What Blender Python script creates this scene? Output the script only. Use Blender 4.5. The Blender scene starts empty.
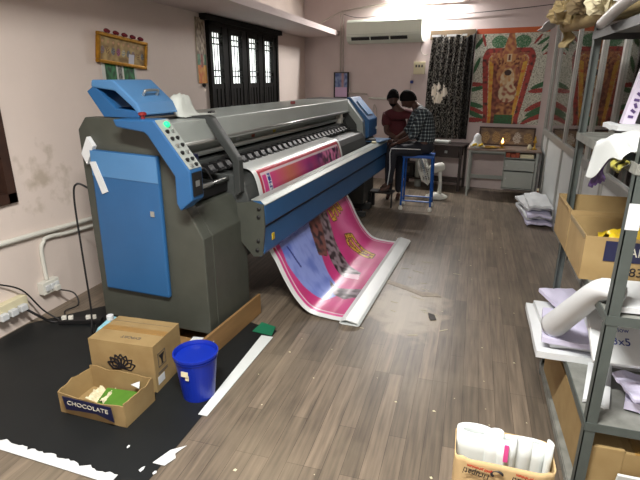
import bpy, bmesh, math, random
from mathutils import Vector, Matrix, noise, Euler
random.seed(7)
PI = math.pi
SC = bpy.context.scene
COL = SC.collection

# ------------------------------------------------------------------ colours and materials
def lin(h):
    h = h.lstrip('#'); h = h if len(h) == 6 else ''.join(c*2 for c in h); o = []
    for i in (0, 2, 4):
        c = int(h[i:i+2], 16)/255
        o.append(c/12.92 if c <= .04045 else ((c+.055)/1.055)**2.4)
    return tuple(o)

def mat(name, c, rough=.6, metal=0, var=.12, scale=6, bump=0, bscale=40, c2=None, emit=0, spec=.5, stretch=None, thr=None):
    m = bpy.data.materials.new(name); m.use_nodes = True
    nt = m.node_tree; N = nt.nodes; Lk = nt.links
    b = N['Principled BSDF']
    c = lin(c)
    b.inputs['Roughness'].default_value = rough
    b.inputs['Metallic'].default_value = metal
    b.inputs['Specular IOR Level'].default_value = spec
    tc = N.new('ShaderNodeTexCoord'); mp = N.new('ShaderNodeMapping')
    Lk.new(tc.outputs['Object'], mp.inputs[0])
    if stretch: mp.inputs['Scale'].default_value = stretch
    nz = N.new('ShaderNodeTexNoise'); nz.inputs['Scale'].default_value = scale; nz.inputs['Detail'].default_value = 5
    Lk.new(mp.outputs[0], nz.inputs['Vector'])
    rp = N.new('ShaderNodeValToRGB')
    lo, hi = thr or (.3, .7)
    rp.color_ramp.elements[0].position = lo; rp.color_ramp.elements[1].position = hi
    a = lin(c2) if c2 else tuple(x*(1-var) for x in c)
    rp.color_ramp.elements[0].color = (*a, 1)
    rp.color_ramp.elements[1].color = (*(c if c2 else tuple(min(1, x*(1+var*.5)) for x in c)), 1)
    Lk.new(nz.outputs[0], rp.inputs[0]); Lk.new(rp.outputs[0], b.inputs['Base Color'])
    if bump:
        n2 = N.new('ShaderNodeTexNoise'); n2.inputs['Scale'].default_value = bscale
        Lk.new(tc.outputs['Object'], n2.inputs['Vector'])
        bp = N.new('ShaderNodeBump'); bp.inputs['Strength'].default_value = bump; bp.inputs['Distance'].default_value = .01
        Lk.new(n2.outputs[0], bp.inputs['Height']); Lk.new(bp.outputs[0], b.inputs['Normal'])
    if emit:
        b.inputs['Emission Color'].default_value = (*c, 1); b.inputs['Emission Strength'].default_value = emit
    return m

def paint_mat(name, rough=.5, emit=0, spec=.5):
    m = bpy.data.materials.new(name); m.use_nodes = True
    nt = m.node_tree; b = nt.nodes['Principled BSDF']
    a = nt.nodes.new('ShaderNodeVertexColor'); a.layer_name = 'Col'
    nt.links.new(a.outputs[0], b.inputs['Base Color'])
    b.inputs['Roughness'].default_value = rough; b.inputs['Specular IOR Level'].default_value = spec
    if emit:
        nt.links.new(a.outputs[0], b.inputs['Emission Color']); b.inputs['Emission Strength'].default_value = emit
    return m

M = {}
M['wall'] = mat('wall_plaster', '#d6c8c5', .85, var=.05, scale=2.2, bump=.15, bscale=18)
M['ceil'] = mat('ceiling_paint', '#d8cfc9', .9, var=.04)
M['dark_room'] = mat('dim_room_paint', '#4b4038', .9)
M['grey'] = mat('grey_powder_coat', '#43463f', .5, var=.12, scale=9, bump=.05)
M['grey2'] = mat('grey_front_cover', '#454847', .38, var=.1, scale=5)
M['dgrey'] = mat('dark_grey_metal', '#2e3030', .5, var=.2)
M['blue'] = mat('blue_enamel', '#245889', .42, var=.07, scale=5)
M['blue2'] = mat('pale_blue_enamel', '#4a7aa8', .4, var=.06, scale=5)
M['hood'] = mat('silver_grey_hood', '#a4aba7', .38, .25, var=.08, scale=4)
M['silver'] = mat('brushed_metal', '#b9bcba', .3, .85, var=.1, stretch=(1, .05, 1), scale=60)
M['black'] = mat('black_plastic', '#151516', .5, var=.3)
M['cable'] = mat('black_cable', '#121214', .5)
M['white'] = mat('white_paper', '#cfd3d5', .7, var=.05, scale=4)
M['lilac'] = mat('lilac_tinted_paper', '#c9c6de', .7, var=.08, scale=4)
M['vinyl'] = mat('white_vinyl', '#d3d9d8', .35, var=.03)
M['plastic'] = mat('white_plastic', '#d8d8cf', .45, var=.05)
M['pvc'] = mat('painted_pipe', '#b8aea4', .5, var=.1)
M['card'] = mat('cardboard', '#9a8358', .85, var=.12, scale=7, c2='#8a7249')
M['card2'] = mat('cardboard_inside', '#7f7053', .9, var=.1, scale=7)
M['tape'] = mat('brown_tape', '#96743f', .35)
M['wood'] = mat('bare_wood', '#8a6a42', .7, var=.25, scale=10, stretch=(1, .15, 1))
M['brown'] = mat('dark_brown_wood', '#3a241a', .6, var=.3, scale=12)
M['table'] = mat('dark_table_wood', '#2c201c', .55, var=.25)
M['bucket'] = mat('blue_bucket_plastic', '#0e2a9c', .35, var=.08)
M['mat'] = mat('black_flex_sheet', '#16191a', .55, var=.25, scale=3, bump=.05, bscale=8, spec=.35)
M['rack'] = mat('rack_grey_steel', '#4b524f', .5, var=.15, scale=12)
M['shelf'] = mat('shelf_dusty_steel', '#858781', .55, .2, var=.3, scale=14)
M['alu'] = mat('aluminium_frame', '#a8a9a4', .4, .5, var=.08)
M['panel'] = mat('white_laminate', '#c9cdcb', .45, var=.05)
M['bfurn'] = mat('blue_stool_steel', '#0b52a4', .4, var=.1)
M['steel'] = mat('grey_green_steel', '#a0a6a0', .45, var=.06)
M['shut'] = mat('dark_shutter_wood', '#141310', .7, var=.35, scale=20, spec=.2)
M['gold'] = mat('gilded_frame', '#b8862b', .35, .7, var=.3, scale=30)
M['rose'] = mat('dark_red_rose', '#6d1220', .7, var=.35, scale=40)
M['green'] = mat('green_sheet', '#4c7a24', .5, var=.25)
M['yellow'] = mat('yellow_plastic_bag', '#cfb022', .4, var=.2, scale=20)
M['bagm'] = mat('tan_paper_sack', '#c0a578', .75, var=.08, scale=6, bump=.15, bscale=15)
M['ink'] = mat('black_print', '#16141a', .6, var=.1)
M['inkg'] = mat('grey_print', '#4d4a48', .7)
M['inkr'] = mat('red_print', '#b0361f', .6)
M['inkb'] = mat('blue_pen', '#2a3c86', .6)
M['label'] = mat('navy_label', '#171a3c', .4, var=.1)
M['silverprint'] = mat('pale_print', '#c3bfae', .5)
M['skin'] = mat('brown_skin', '#4a2f24', .6, var=.12, scale=30)
M['hair'] = mat('black_hair', '#0b0909', .85, var=.3, scale=60, spec=.15)
M['maroon'] = mat('maroon_tshirt', '#4a1218', .85, var=.15, scale=20)
M['navy'] = mat('navy_track_pants', '#171a24', .75, var=.15)
M['shoe'] = mat('dark_sandal', '#2a211c', .7)
M['cyan'] = mat('pale_blue_bottle', '#8cc4d2', .35, var=.05)
M['folder'] = mat('sky_blue_folder', '#3f9ccb', .45)
M['purple'] = mat('purple_print', '#574276', .5, var=.35, scale=30)
M['ac'] = mat('ivory_ac_plastic', '#cfd6ca', .45, var=.03)
M['brass'] = mat('brass', '#b08d3c', .3, .8)
M['orange'] = mat('orange_packet', '#b4562c', .6, var=.5, scale=50, c2='#7a2a1c')
M['cream'] = mat('cream_paper', '#d6cfae', .7, var=.06)
M['glow_green'] = mat('green_lamp', '#1ed07c', .4, emit=.8)
M['red'] = mat('red_plastic', '#7d1c1a', .4)
M['flame'] = mat('flame', '#ffb45a', .5, emit=9)
M['pink'] = mat('pink_print', '#d84f93', .5)
M['greencloth'] = mat('green_plastic_sheet', '#1f7050', .5, var=.15)
M['bottle'] = mat('amber_bottle', '#7c3a18', .25, var=.2)
M['fanblade'] = mat('blue_grey_fan_blade', '#6f8aa0', .4)
M['cloth'] = mat('off_white_rag', '#cdd3cd', .85, var=.1, bump=.2)
M['tan'] = mat('tan_roll_paper', '#a3926a', .7, var=.2, scale=12)
M['greycloth'] = mat('grey_polythene', '#aaa8a6', .4, var=.15)
M['paint'] = paint_mat('printed_vinyl', .28)
M['paintm'] = paint_mat('printed_paper', .6)
M['cloth_print_glow'] = paint_mat('printed_cloth_and_glow', .85, spec=.2)

def glass_mat():
    m = bpy.data.materials.new('window_glass'); m.use_nodes = True
    b = m.node_tree.nodes['Principled BSDF']
    b.inputs['Base Color'].default_value = (.75, .8, .78, 1); b.inputs['Roughness'].default_value = .02
    b.inputs['Transmission Weight'].default_value = 1; b.inputs['IOR'].default_value = 1.5
    return m
M['glass'] = glass_mat()
def tube_mat():
    m = bpy.data.materials.new('lit_tube'); m.use_nodes = True
    b = m.node_tree.nodes['Principled BSDF']
    b.inputs['Emission Color'].default_value = (1, .96, .9, 1); b.inputs['Emission Strength'].default_value = 18
    return m
M['tube'] = tube_mat()

def floor_mat():
    m = bpy.data.materials.new('vinyl_plank_floor'); m.use_nodes = True
    nt = m.node_tree; N = nt.nodes; L = nt.links; b = N['Principled BSDF']
    tc = N.new('ShaderNodeTexCoord')
    mp = N.new('ShaderNodeMapping'); mp.inputs['Rotation'].default_value = (0, 0, PI/2)
    L.new(tc.outputs['Object'], mp.inputs[0])
    br = N.new('ShaderNodeTexBrick'); br.inputs['Scale'].default_value = 1
    br.inputs['Brick Width'].default_value = .9; br.inputs['Row Height'].default_value = .09
    br.inputs['Mortar Size'].default_value = .0012; br.offset = .37; br.offset_frequency = 3
    br.inputs['Color1'].default_value = (*lin('#7a6e60'), 1); br.inputs['Color2'].default_value = (*lin('#5f564b'), 1)
    br.inputs['Mortar'].default_value = (*lin('#40362f'), 1)
    L.new(mp.outputs[0], br.inputs['Vector'])
    # grain along y
    m2 = N.new('ShaderNodeMapping'); m2.inputs['Scale'].default_value = (28, 1.6, 1)
    L.new(tc.outputs['Object'], m2.inputs[0])
    n1 = N.new('ShaderNodeTexNoise'); n1.inputs['Scale'].default_value = 1.6; n1.inputs['Detail'].default_value = 8
    L.new(m2.outputs[0], n1.inputs['Vector'])
    r1 = N.new('ShaderNodeValToRGB'); r1.color_ramp.elements[0].position = .3; r1.color_ramp.elements[1].position = .72
    r1.color_ramp.elements[0].color = (.62, .62, .62, 1); r1.color_ramp.elements[1].color = (1.3, 1.28, 1.24, 1)
    L.new(n1.outputs[0], r1.inputs[0])
    mx = N.new('ShaderNodeMix'); mx.data_type = 'RGBA'; mx.blend_type = 'MULTIPLY'; mx.inputs[0].default_value = 1
    L.new(br.outputs[0], mx.inputs[6]); L.new(r1.outputs[0], mx.inputs[7])
    # worn pale dust in the walkway
    n2 = N.new('ShaderNodeTexNoise'); n2.inputs['Scale'].default_value = 1.4; n2.inputs['Detail'].default_value = 6
    L.new(tc.outputs['Object'], n2.inputs['Vector'])
    r2 = N.new('ShaderNodeValToRGB'); r2.color_ramp.elements[0].position = .5; r2.color_ramp.elements[1].position = .75
    r2.color_ramp.elements[0].color = (0, 0, 0, 1); r2.color_ramp.elements[1].color = (.28, .28, .28, 1)
    L.new(n2.outputs[0], r2.inputs[0])
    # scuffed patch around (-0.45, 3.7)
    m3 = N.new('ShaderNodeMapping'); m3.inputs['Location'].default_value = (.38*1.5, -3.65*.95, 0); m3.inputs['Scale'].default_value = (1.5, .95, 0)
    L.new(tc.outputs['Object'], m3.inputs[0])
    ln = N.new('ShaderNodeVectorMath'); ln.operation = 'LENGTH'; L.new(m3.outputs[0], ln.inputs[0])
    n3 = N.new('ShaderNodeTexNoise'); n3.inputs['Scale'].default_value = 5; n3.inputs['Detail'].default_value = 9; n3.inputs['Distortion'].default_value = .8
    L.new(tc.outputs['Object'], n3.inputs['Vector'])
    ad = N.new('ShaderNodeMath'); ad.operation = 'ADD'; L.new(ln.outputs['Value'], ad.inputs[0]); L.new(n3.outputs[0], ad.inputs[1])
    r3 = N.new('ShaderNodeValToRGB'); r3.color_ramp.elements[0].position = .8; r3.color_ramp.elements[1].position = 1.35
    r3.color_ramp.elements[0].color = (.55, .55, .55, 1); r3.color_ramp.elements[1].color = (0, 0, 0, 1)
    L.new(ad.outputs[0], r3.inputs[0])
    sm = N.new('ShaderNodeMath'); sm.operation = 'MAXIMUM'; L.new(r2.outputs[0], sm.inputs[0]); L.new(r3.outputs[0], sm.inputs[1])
    m4 = N.new('ShaderNodeMix'); m4.data_type = 'RGBA'; L.new(sm.outputs[0], m4.inputs[0]); L.new(mx.outputs[2], m4.inputs[6])
    m4.inputs[7].default_value = (*lin('#a39780'), 1)
    L.new(m4.outputs[2], b.inputs['Base Color'])
    b.inputs['Roughness'].default_value = .4
    b.inputs['Specular IOR Level'].default_value = .5
    bp = N.new('ShaderNodeBump'); bp.inputs['Strength'].default_value = .12; bp.inputs['Distance'].default_value = .004
    L.new(n1.outputs[0], bp.inputs['Height']); L.new(bp.outputs[0], b.inputs['Normal'])
    return m
M['floor'] = floor_mat()

def left_wall_mat():
    m = mat('left_wall_plaster', '#ded1c8', .85, var=.04, scale=2, bump=.15, bscale=14)
    nt = m.node_tree; N = nt.nodes; L = nt.links; b = N['Principled BSDF']
    src = b.inputs['Base Color'].links[0].from_socket
    tc = N.new('ShaderNodeTexCoord')
    mp = N.new('ShaderNodeMapping'); mp.inputs['Location'].default_value = (0, -2.95*1.1, -1.05*1.3); mp.inputs['Scale'].default_value = (0, 1.1, 1.3)
    L.new(tc.outputs['Object'], mp.inputs[0])
    ln = N.new('ShaderNodeVectorMath'); ln.operation = 'LENGTH'; L.new(mp.outputs[0], ln.inputs[0])
    n = N.new('ShaderNodeTexNoise'); n.inputs['Scale'].default_value = 9; n.inputs['Detail'].default_value = 7
    L.new(tc.outputs['Object'], n.inputs['Vector'])
    ad = N.new('ShaderNodeMath'); ad.operation = 'MULTIPLY_ADD'; L.new(n.outputs[0], ad.inputs[0]); ad.inputs[1].default_value = 1.5; L.new(ln.outputs['Value'], ad.inputs[2])
    r = N.new('ShaderNodeValToRGB'); r.color_ramp.elements[0].position = .62; r.color_ramp.elements[1].position = 1.0
    r.color_ramp.elements[0].color = (.55, .55, .55, 1); r.color_ramp.elements[1].color = (0, 0, 0, 1)
    L.new(ad.outputs[0], r.inputs[0])
    mx = N.new('ShaderNodeMix'); mx.data_type = 'RGBA'; L.new(r.outputs[0], mx.inputs[0]); L.new(src, mx.inputs[6])
    mx.inputs[7].default_value = (*lin('#9a8b72'), 1)
    L.new(mx.outputs[2], b.inputs['Base Color'])
    return m
M['lwall'] = left_wall_mat()

# ------------------------------------------------------------------ mesh helpers
class MB:
    """collects geometry for ONE mesh object"""
    def __init__(s): s.bm = bmesh.new(); s.T = Matrix.Identity(4)
    def vs(s, pts): return [s.bm.verts.new(s.T @ Vector(p)) for p in pts]
    def box(s, a, b):
        (x0, y0, z0), (x1, y1, z1) = a, b
        if x0 > x1: x0, x1 = x1, x0
        if y0 > y1: y0, y1 = y1, y0
        if z0 > z1: z0, z1 = z1, z0
        v = s.vs([(x0,y0,z0),(x1,y0,z0),(x1,y1,z0),(x0,y1,z0),(x0,y0,z1),(x1,y0,z1),(x1,y1,z1),(x0,y1,z1)])
        for f in ((3,2,1,0),(4,5,6,7),(0,1,5,4),(1,2,6,5),(2,3,7,6),(3,0,4,7)): s.bm.faces.new([v[i] for i in f])
        return s
    def obox(s, c, size, rot=(0,0,0)):
        T = s.T; s.T = T @ Matrix.Translation(c) @ Euler(rot).to_matrix().to_4x4()
        h = [d/2 for d in size]; s.box((-h[0],-h[1],-h[2]), h); s.T = T; return s
    def prism(s, pts, y0, y1, axis='y'):
        f = {'y': lambda p, t: (p[0], t, p[1]), 'x': lambda p, t: (t, p[0], p[1]), 'z': lambda p, t: (p[0], p[1], t)}[axis]
        A = s.vs([f(p, y0) for p in pts]); B = s.vs([f(p, y1) for p in pts]); n = len(pts)
        s.bm.faces.new(A); s.bm.faces.new(B[::-1])
        for i in range(n): s.bm.faces.new((A[i], B[i], B[(i+1) % n], A[(i+1) % n]))
        return s
    def tube(s, path, r, seg=10, caps=True):
        path = [Vector(p) for p in path]; rings = []; n = len(path)
        rr = r if isinstance(r, (list, tuple)) else [r]*n
        up = Vector((0, 0, 1)); prev = None
        for i, p in enumerate(path):
            d = (path[min(i+1, n-1)] - path[max(i-1, 0)]).normalized()
            if prev is None:
                q = d.cross(up) if abs(d.dot(up)) < .9 else d.cross(Vector((1, 0, 0)))
            else: q = prev - d*prev.dot(d)
            q.normalize(); prev = q; w = d.cross(q)
            rings.append(s.vs([p + rr[i]*(math.cos(2*PI*k/seg)*q + math.sin(2*PI*k/seg)*w) for k in range(seg)]))
        for a, b in zip(rings, rings[1:]):
            for k in range(seg): s.bm.faces.new((a[k], a[(k+1) % seg], b[(k+1) % seg], b[k]))
        if caps: s.bm.faces.new(rings[0][::-1]); s.bm.faces.new(rings[-1])
        return s
    def lathe(s, prof, c=(0,0,0), seg=24, close=False):
        rings = []
        for r, z in prof:
            rings.append(s.vs([(c[0]+r*math.cos(2*PI*k/seg), c[1]+r*math.sin(2*PI*k/seg), c[2]+z) for k in range(seg)]))
        for a, b in zip(rings, rings[1:]):
            for k in range(seg): s.bm.faces.new((a[k], a[(k+1) % seg], b[(k+1) % seg], b[k]))
        if prof[0][0] > .0005: s.bm.faces.new(rings[0][::-1])
        if prof[-1][0] > .0005: s.bm.faces.new(rings[-1])
        return s
    def grid(s, fn, nu, nv):
        V = [[s.bm.verts.new(s.T @ Vector(fn(i/nu, j/nv))) for j in range(nv+1)] for i in range(nu+1)]
        for i in range(nu):
            for j in range(nv): s.bm.faces.new((V[i][j], V[i+1][j], V[i+1][j+1], V[i][j+1]))
        return s
    def thick_grid(s, fn, nu, nv, off):
        """a sheet with real thickness: fn and fn+off joined round the rim"""
        off = Vector(off)
        A = [[s.bm.verts.new(s.T @ Vector(fn(i/nu, j/nv))) for j in range(nv+1)] for i in range(nu+1)]
        B = [[s.bm.verts.new(s.T @ (Vector(fn(i/nu, j/nv))+off)) for j in range(nv+1)] for i in range(nu+1)]
        for i in range(nu):
            for j in range(nv):
                s.bm.faces.new((A[i][j], A[i][j+1], A[i+1][j+1], A[i+1][j])); s.bm.faces.new((B[i][j], B[i+1][j], B[i+1][j+1], B[i][j+1]))
        for i in range(nu):
            s.bm.faces.new((A[i][0], A[i+1][0], B[i+1][0], B[i][0])); s.bm.faces.new((A[i+1][nv], A[i][nv], B[i][nv], B[i+1][nv]))
        for j in range(nv):
            s.bm.faces.new((A[0][j+1], A[0][j], B[0][j], B[0][j+1])); s.bm.faces.new((A[nu][j], A[nu][j+1], B[nu][j+1], B[nu][j]))
        return s
    def ball(s, c, r, seg=14, sc=(1,1,1)):
        T = s.T; s.T = T @ Matrix.Translation(c) @ Matrix.Diagonal((*sc, 1))
        pr = [(max(.0004, r*math.sin(PI*k/(seg//2+2))), -r*math.cos(PI*k/(seg//2+2))) for k in range(seg//2+3)]
        s.lathe(pr, seg=seg); s.T = T; return s
    def build(s, name, m, parent=None, bevel=0, smooth=False):
        bmesh.ops.recalc_face_normals(s.bm, faces=s.bm.faces)
        me = bpy.data.meshes.new(name); s.bm.to_mesh(me); s.bm.free()
        for q in (m if isinstance(m, (list, tuple)) else [m]): me.materials.append(q)
        if smooth:
            for p in me.polygons: p.use_smooth = True
        o = bpy.data.objects.new(name, me); COL.objects.link(o)
        if parent: o.parent = parent
        if bevel:
            b = o.modifiers.new('bevel', 'BEVEL'); b.width = bevel; b.segments = 2; b.limit_method = 'ANGLE'
        return o

def tag(o, label=None, cat=None, group=None, kind=None):
    if label: o['label'] = label
    if cat: o['category'] = cat
    if group: o['group'] = group
    if kind: o['kind'] = kind
    return o
def thing(name, label, cat, loc=(0,0,0), rz=0, group=None):
    o = bpy.data.objects.new(name, None); COL.objects.link(o); o.empty_display_size = .1
    o.location = loc; o.rotation_euler = (0, 0, rz)
    return tag(o, label, cat, group)
def struct(o): o['kind'] = 'structure'; return o
def copy_tree(o, parent=None):
    c = o.copy(); COL.objects.link(c); c.parent = parent
    for ch in list(o.children):
        copy_tree(ch, c)
    return c
def text(s, size, m, parent, loc, rot, name='lettering', depth=.0008, bold=0, sx=1, align='CENTER'):
    cu = bpy.data.curves.new(name, 'FONT'); cu.body = s; cu.size = size; cu.extrude = depth; cu.offset = bold
    cu.align_x = align; cu.align_y = 'CENTER'
    t = bpy.data.objects.new(name+'_tmp', cu); COL.objects.link(t)
    dg = bpy.context.evaluated_depsgraph_get(); me = bpy.data.meshes.new_from_object(t.evaluated_get(dg))
    bpy.data.objects.remove(t); me.materials.clear(); me.materials.append(m)
    o = bpy.data.objects.new(name, me); COL.objects.link(o); o.parent = parent
    o.location = loc; o.rotation_euler = rot; o.scale = (sx, 1, 1); return o
def paint(o, fn):
    """fn(co) -> linear rgb, local coordinates"""
    me = o.data; ca = me.color_attributes.new('Col', 'FLOAT_COLOR', 'POINT')
    for i, v in enumerate(me.vertices): ca.data[i].color = (*fn(v.co), 1)
def catmull(P, n=10):
    P = [Vector(p) for p in P]; P = [P[0]]+P+[P[-1]]; o = []
    for i in range(1, len(P)-2):
        for k in range(n):
            t = k/n; a, b, c, d = P[i-1], P[i], P[i+1], P[i+2]
            o.append(.5*((2*b)+(c-a)*t+(2*a-5*b+4*c-d)*t*t+(3*b-a-3*c+d)*t**3))
    o.append(P[-1]); return o
def inpoly(x, y, P):
    r = False; j = len(P)-1
    for i in range(len(P)):
        if (P[i][1] > y) != (P[j][1] > y) and x < (P[j][0]-P[i][0])*(y-P[i][1])/(P[j][1]-P[i][1])+P[i][0]: r = not r
        j = i
    return r
def nz(x, y, z=0): return noise.noise(Vector((x, y, z)))
def mixc(a, b, t): t = max(0, min(1, t)); return tuple(a[i]*(1-t)+b[i]*t for i in range(3))
def segd(x, y, a, b):
    dx, dy = b[0]-a[0], b[1]-a[1]; t = max(0, min(1, ((x-a[0])*dx+(y-a[1])*dy)/(dx*dx+dy*dy+1e-9)))
    return math.hypot(x-a[0]-t*dx, y-a[1]-t*dy)

# ------------------------------------------------------------------ camera
cam = bpy.data.cameras.new('camera'); co = bpy.data.objects.new('camera', cam); COL.objects.link(co)
cam.sensor_width = 36; cam.lens = 490/640*36; cam.clip_start = .05
co.location = (0, 0, 1.78); co.rotation_euler = (math.radians(90-18.3), 0, math.radians(16.9))
SC.camera = co

# ------------------------------------------------------------------ the room
XL, XR = -3.12, 1.08
def yb(x): return 8.5 + (1.12-x)*.186      # the back wall runs slightly askew
BW_ANG = math.atan(-.186)                  # rotation of things flush with it
def onback(x, z, off=0.):
    return (x - .183*off, yb(x) - .983*off, z)
struct(MB().box((-3.4, -1.6, -.1), (2.6, 9.8, 0)).build('floor', M['floor']))
struct(MB().box((-3.4, -1.6, 3.25), (2.6, 9.8, 3.35)).build('ceiling', M['ceil']))
# left wall, with two window openings
w = MB()
w.box((-3.32, -1.6, 0), (XL, 9.8, .93)); w.box((-3.32, -1.6, 2.45), (XL, 9.8, 3.25))
w.box((-3.32, -1.6, .93), (XL, 1.5, 2.45)); w.box((-3.32, 2.67, .93), (XL, 5.62, 2.45))
w.box((-3.32, 7.80, .93), (XL, 9.8, 2.45)); w.box((-3.32, 5.62, .93), (XL, 7.80, 1.05)); w.box((-3.32, 1.5, 1.95), (XL, 2.67, 2.45))
struct(w.build('wall_left', M['lwall']))
w = MB(); w.prism([(-3.4, yb(-3.4)), (1.4, yb(1.4)), (1.4, yb(1.4)+.2), (-3.4, yb(-3.4)+.2)], 0, 3.25, 'z')
struct(w.build('wall_back', M['wall']))
struct(MB().box((-3.4, -1.7, 0), (2.6, -1.55, 3.25)).build('wall_front', M['wall']))
# loft slab along the left wall, above the window
w = MB(); w.prism([(XL, 4.0), (-2.34, 4.0), (-2.42, yb(-2.42)), (XL, yb(XL))], 2.49, 2.57, 'z')
w.prism([(XL, -1.55), (-2.34, -1.55), (-2.34, 4.0), (XL, 4.0)], 2.49, 2.57, 'z')
struct(w.build('trim_1', M['wall']))['label'] = 'plastered loft slab running along the left wall'
# right side: aluminium and glass partition, dim room behind
wr = bpy.data.objects.new('wall_right', None); COL.objects.link(wr); struct(wr)
wr['label'] = 'aluminium and glass partition with white lower panels'
ys = [8.42, 7.88, 6.58, 5.27, 4.53, 3.4, 2.2, 1.0, -.2, -1.5]
fr = MB()
for i, y in enumerate(ys):
    fr.box((XR-.02, y-.03, 0), (XR+.03, y+.03, 3.25))
fr.box((XR-.025, -1.55, .96), (XR+.035, 8.45, 1.04)); fr.box((XR-.02, -1.55, 0), (XR+.03, 8.45, .09)); fr.box((XR-.02, -1.55, 2.62), (XR+.03, 8.45, 2.68))
fr.build('frame', M['alu'], wr, bevel=.003)
lp = MB(); lp.box((XR, -1.55, .09), (XR+.015, 8.4, .96)); lp.build('lower_panel', M['panel'], wr)
for a, b in zip(ys[1:], ys):
    MB().box((XR+.002, a+.03, 1.04), (XR+.008, b-.03, 2.62)).build('glass_pane', M['glass'], wr)
MB().box((XR, -1.55, 2.68), (XR+.015, 8.4, 3.25)).build('upper_panel', M['wall'], wr)
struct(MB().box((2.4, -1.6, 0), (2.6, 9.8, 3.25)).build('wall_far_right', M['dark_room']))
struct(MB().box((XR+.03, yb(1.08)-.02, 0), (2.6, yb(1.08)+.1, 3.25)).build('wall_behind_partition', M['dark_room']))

# window 1: dark shutters with barred, curtained lights
win = bpy.data.objects.new('window_1', None); COL.objects.link(win); struct(win); win.location = (XL, 5.6, 1.05)
win['label'] = 'dark wooden shuttered window with barred lights under the loft slab'
WW, WH = 2.22, 1.4
f = MB()
f.box((-.06, 0, 0), (.05, .07, WH)); f.box((-.06, WW-.07, 0), (.05, WW, WH)); f.box((-.06, 0, WH-.07), (.05, WW, WH)); f.box((-.06, 0, 0), (.05, WW, .07))
for k in range(1, 4): f.box((-.06, k*WW/4-.035, 0), (.04, k*WW/4+.035, WH))
f.box((-.02, -.12, WH-.03), (.09, WW+.08, WH+.035))
f.build('window_frame', M['shut'], win)
glow = mat('thin_pale_curtain', '#e6e2d6', .9, var=.25, scale=30, stretch=(1, 1, .05))
_nt = glow.node_tree; _tr = _nt.nodes.new('ShaderNodeBsdfTranslucent'); _tr.inputs[0].default_value = (.85, .85, .8, 1)
_mx = _nt.nodes.new('ShaderNodeMixShader'); _mx.inputs[0].default_value = .7
_nt.links.new(_nt.nodes['Principled BSDF'].outputs[0], _mx.inputs[1]); _nt.links.new(_tr.outputs[0], _mx.inputs[2])
_nt.links.new(_mx.outputs[0], _nt.nodes['Material Output'].inputs[0])
for k in range(4):
    y0 = k*WW/4+.035; y1 = (k+1)*WW/4-.035; ym = y0+.34
    p = MB(); p.box((-.03, ym, .04), (.03, y1, WH-.05)); p.box((-.03, y0, .04), (.02, ym, .66)); p.box((-.03, y0, WH-.14), (.02, ym, WH-.05))
    for j in range(5): p.box((.02, y0+.03+j*.1, .1), (.03, y0+.05+j*.1, .6))
    p.build('shutter', M['shut'], win)
    g = MB()
    for j in (1, 2, 3): g.box((-.01, y0+j*.085-.003, .64), (.0, y0+j*.085+.003, WH-.12))
    for z in (.74, .81, 1.12, 1.19): g.box((-.01, y0, z), (.014, ym, z+.014))
    g.build('window_bar', M['shut'], win)
    c = MB(); c.thick_grid(lambda u, v: (-.03+.006*math.sin(u*26), y0-.02+u*.38, .6+v*.72), 24, 2, (-.003, 0, 0)); c.build('curtain', glow, win, smooth=True)
# window 2: brown frame at the left edge of view
win = bpy.data.objects.new('window_2', None); COL.objects.link(win); struct(win); win.location = (XL, 1.5, .93)
win['label'] = 'brown wooden window frame at the near end of the left wall'
f = MB(); f.box((-.1, 0, 0), (.03, .07, 1.02)); f.box((-.1, 1.10, 0), (.03, 1.17, 1.02)); f.box((-.1, 0, 0), (.03, 1.17, .07)); f.box((-.1, 0, .95), (.03, 1.17, 1.02)); f.box((-.08, .55, 0), (.01, .62, 1.02))
f.build('window_frame', M['brown'], win)
MB().box((-.08, .05, .05), (-.05, 1.12, .97)).build('shutter', M['brown'], win)

# ------------------------------------------------------------------ the printer (local x = out towards the aisle, y = along the machine)
PR = thing('large_format_printer', 'very wide blue and grey inkjet banner printer along the left wall', 'printer', (-1.57, 2.62, 0), math.radians(-3.3))
prof = [(-.9,.12),(0,.12),(0,.8),(-.11,1.0),(-.11,1.23),(-.31,1.5),(-.56,1.54),(-.83,1.54),(-.9,1.46)]
e = MB(); e.prism(prof, 0, .1)
e.prism([(-.9,.12),(0,.12),(0,.8),(-.11,.98),(-.5,1.0),(-.52,1.47),(-.85,1.5),(-.9,1.46)], .1, .56)
e.build('end_cabinet', M['grey'], PR, bevel=.008)
for y, x in ((.06, -.06), (.5, -.06), (.06, -.84), (.5, -.84)):
    MB().lathe([(.03, 0), (.03, .02), (.015, .03), (.015, .13)], (x, y, 0), 12).build('foot', M['black'], PR)
# blue door on the end, slightly raised, with a bevelled right edge
d = MB(); d.prism([(-.82,.36),(-.285,.36),(-.27,1.32),(-.80,1.34)], -.035, 0)
d.build('side_door', M['blue'], PR, bevel=.012)
MB().prism([(-.795,1.17),(-.277,1.15),(-.277,1.315),(-.79,1.335)], -.039, -.034).build('door_band', M['blue2'], PR)
MB().prism([(-.80,1.42),(-.76,1.36),(-.83,1.24),(-.865,1.31)], -.037, -.002).build('sticker', M['white'], PR)
MB().prism([(-.80,1.26),(-.75,1.265),(-.68,1.07),(-.73,1.05)], -.044, -.038).build('sticker', M['white'], PR)
MB().prism([(-.36,.93),(-.33,.93),(-.33,.965),(-.36,.965)], -.042, -.032).build('door_lock', M['silver'], PR)
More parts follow.
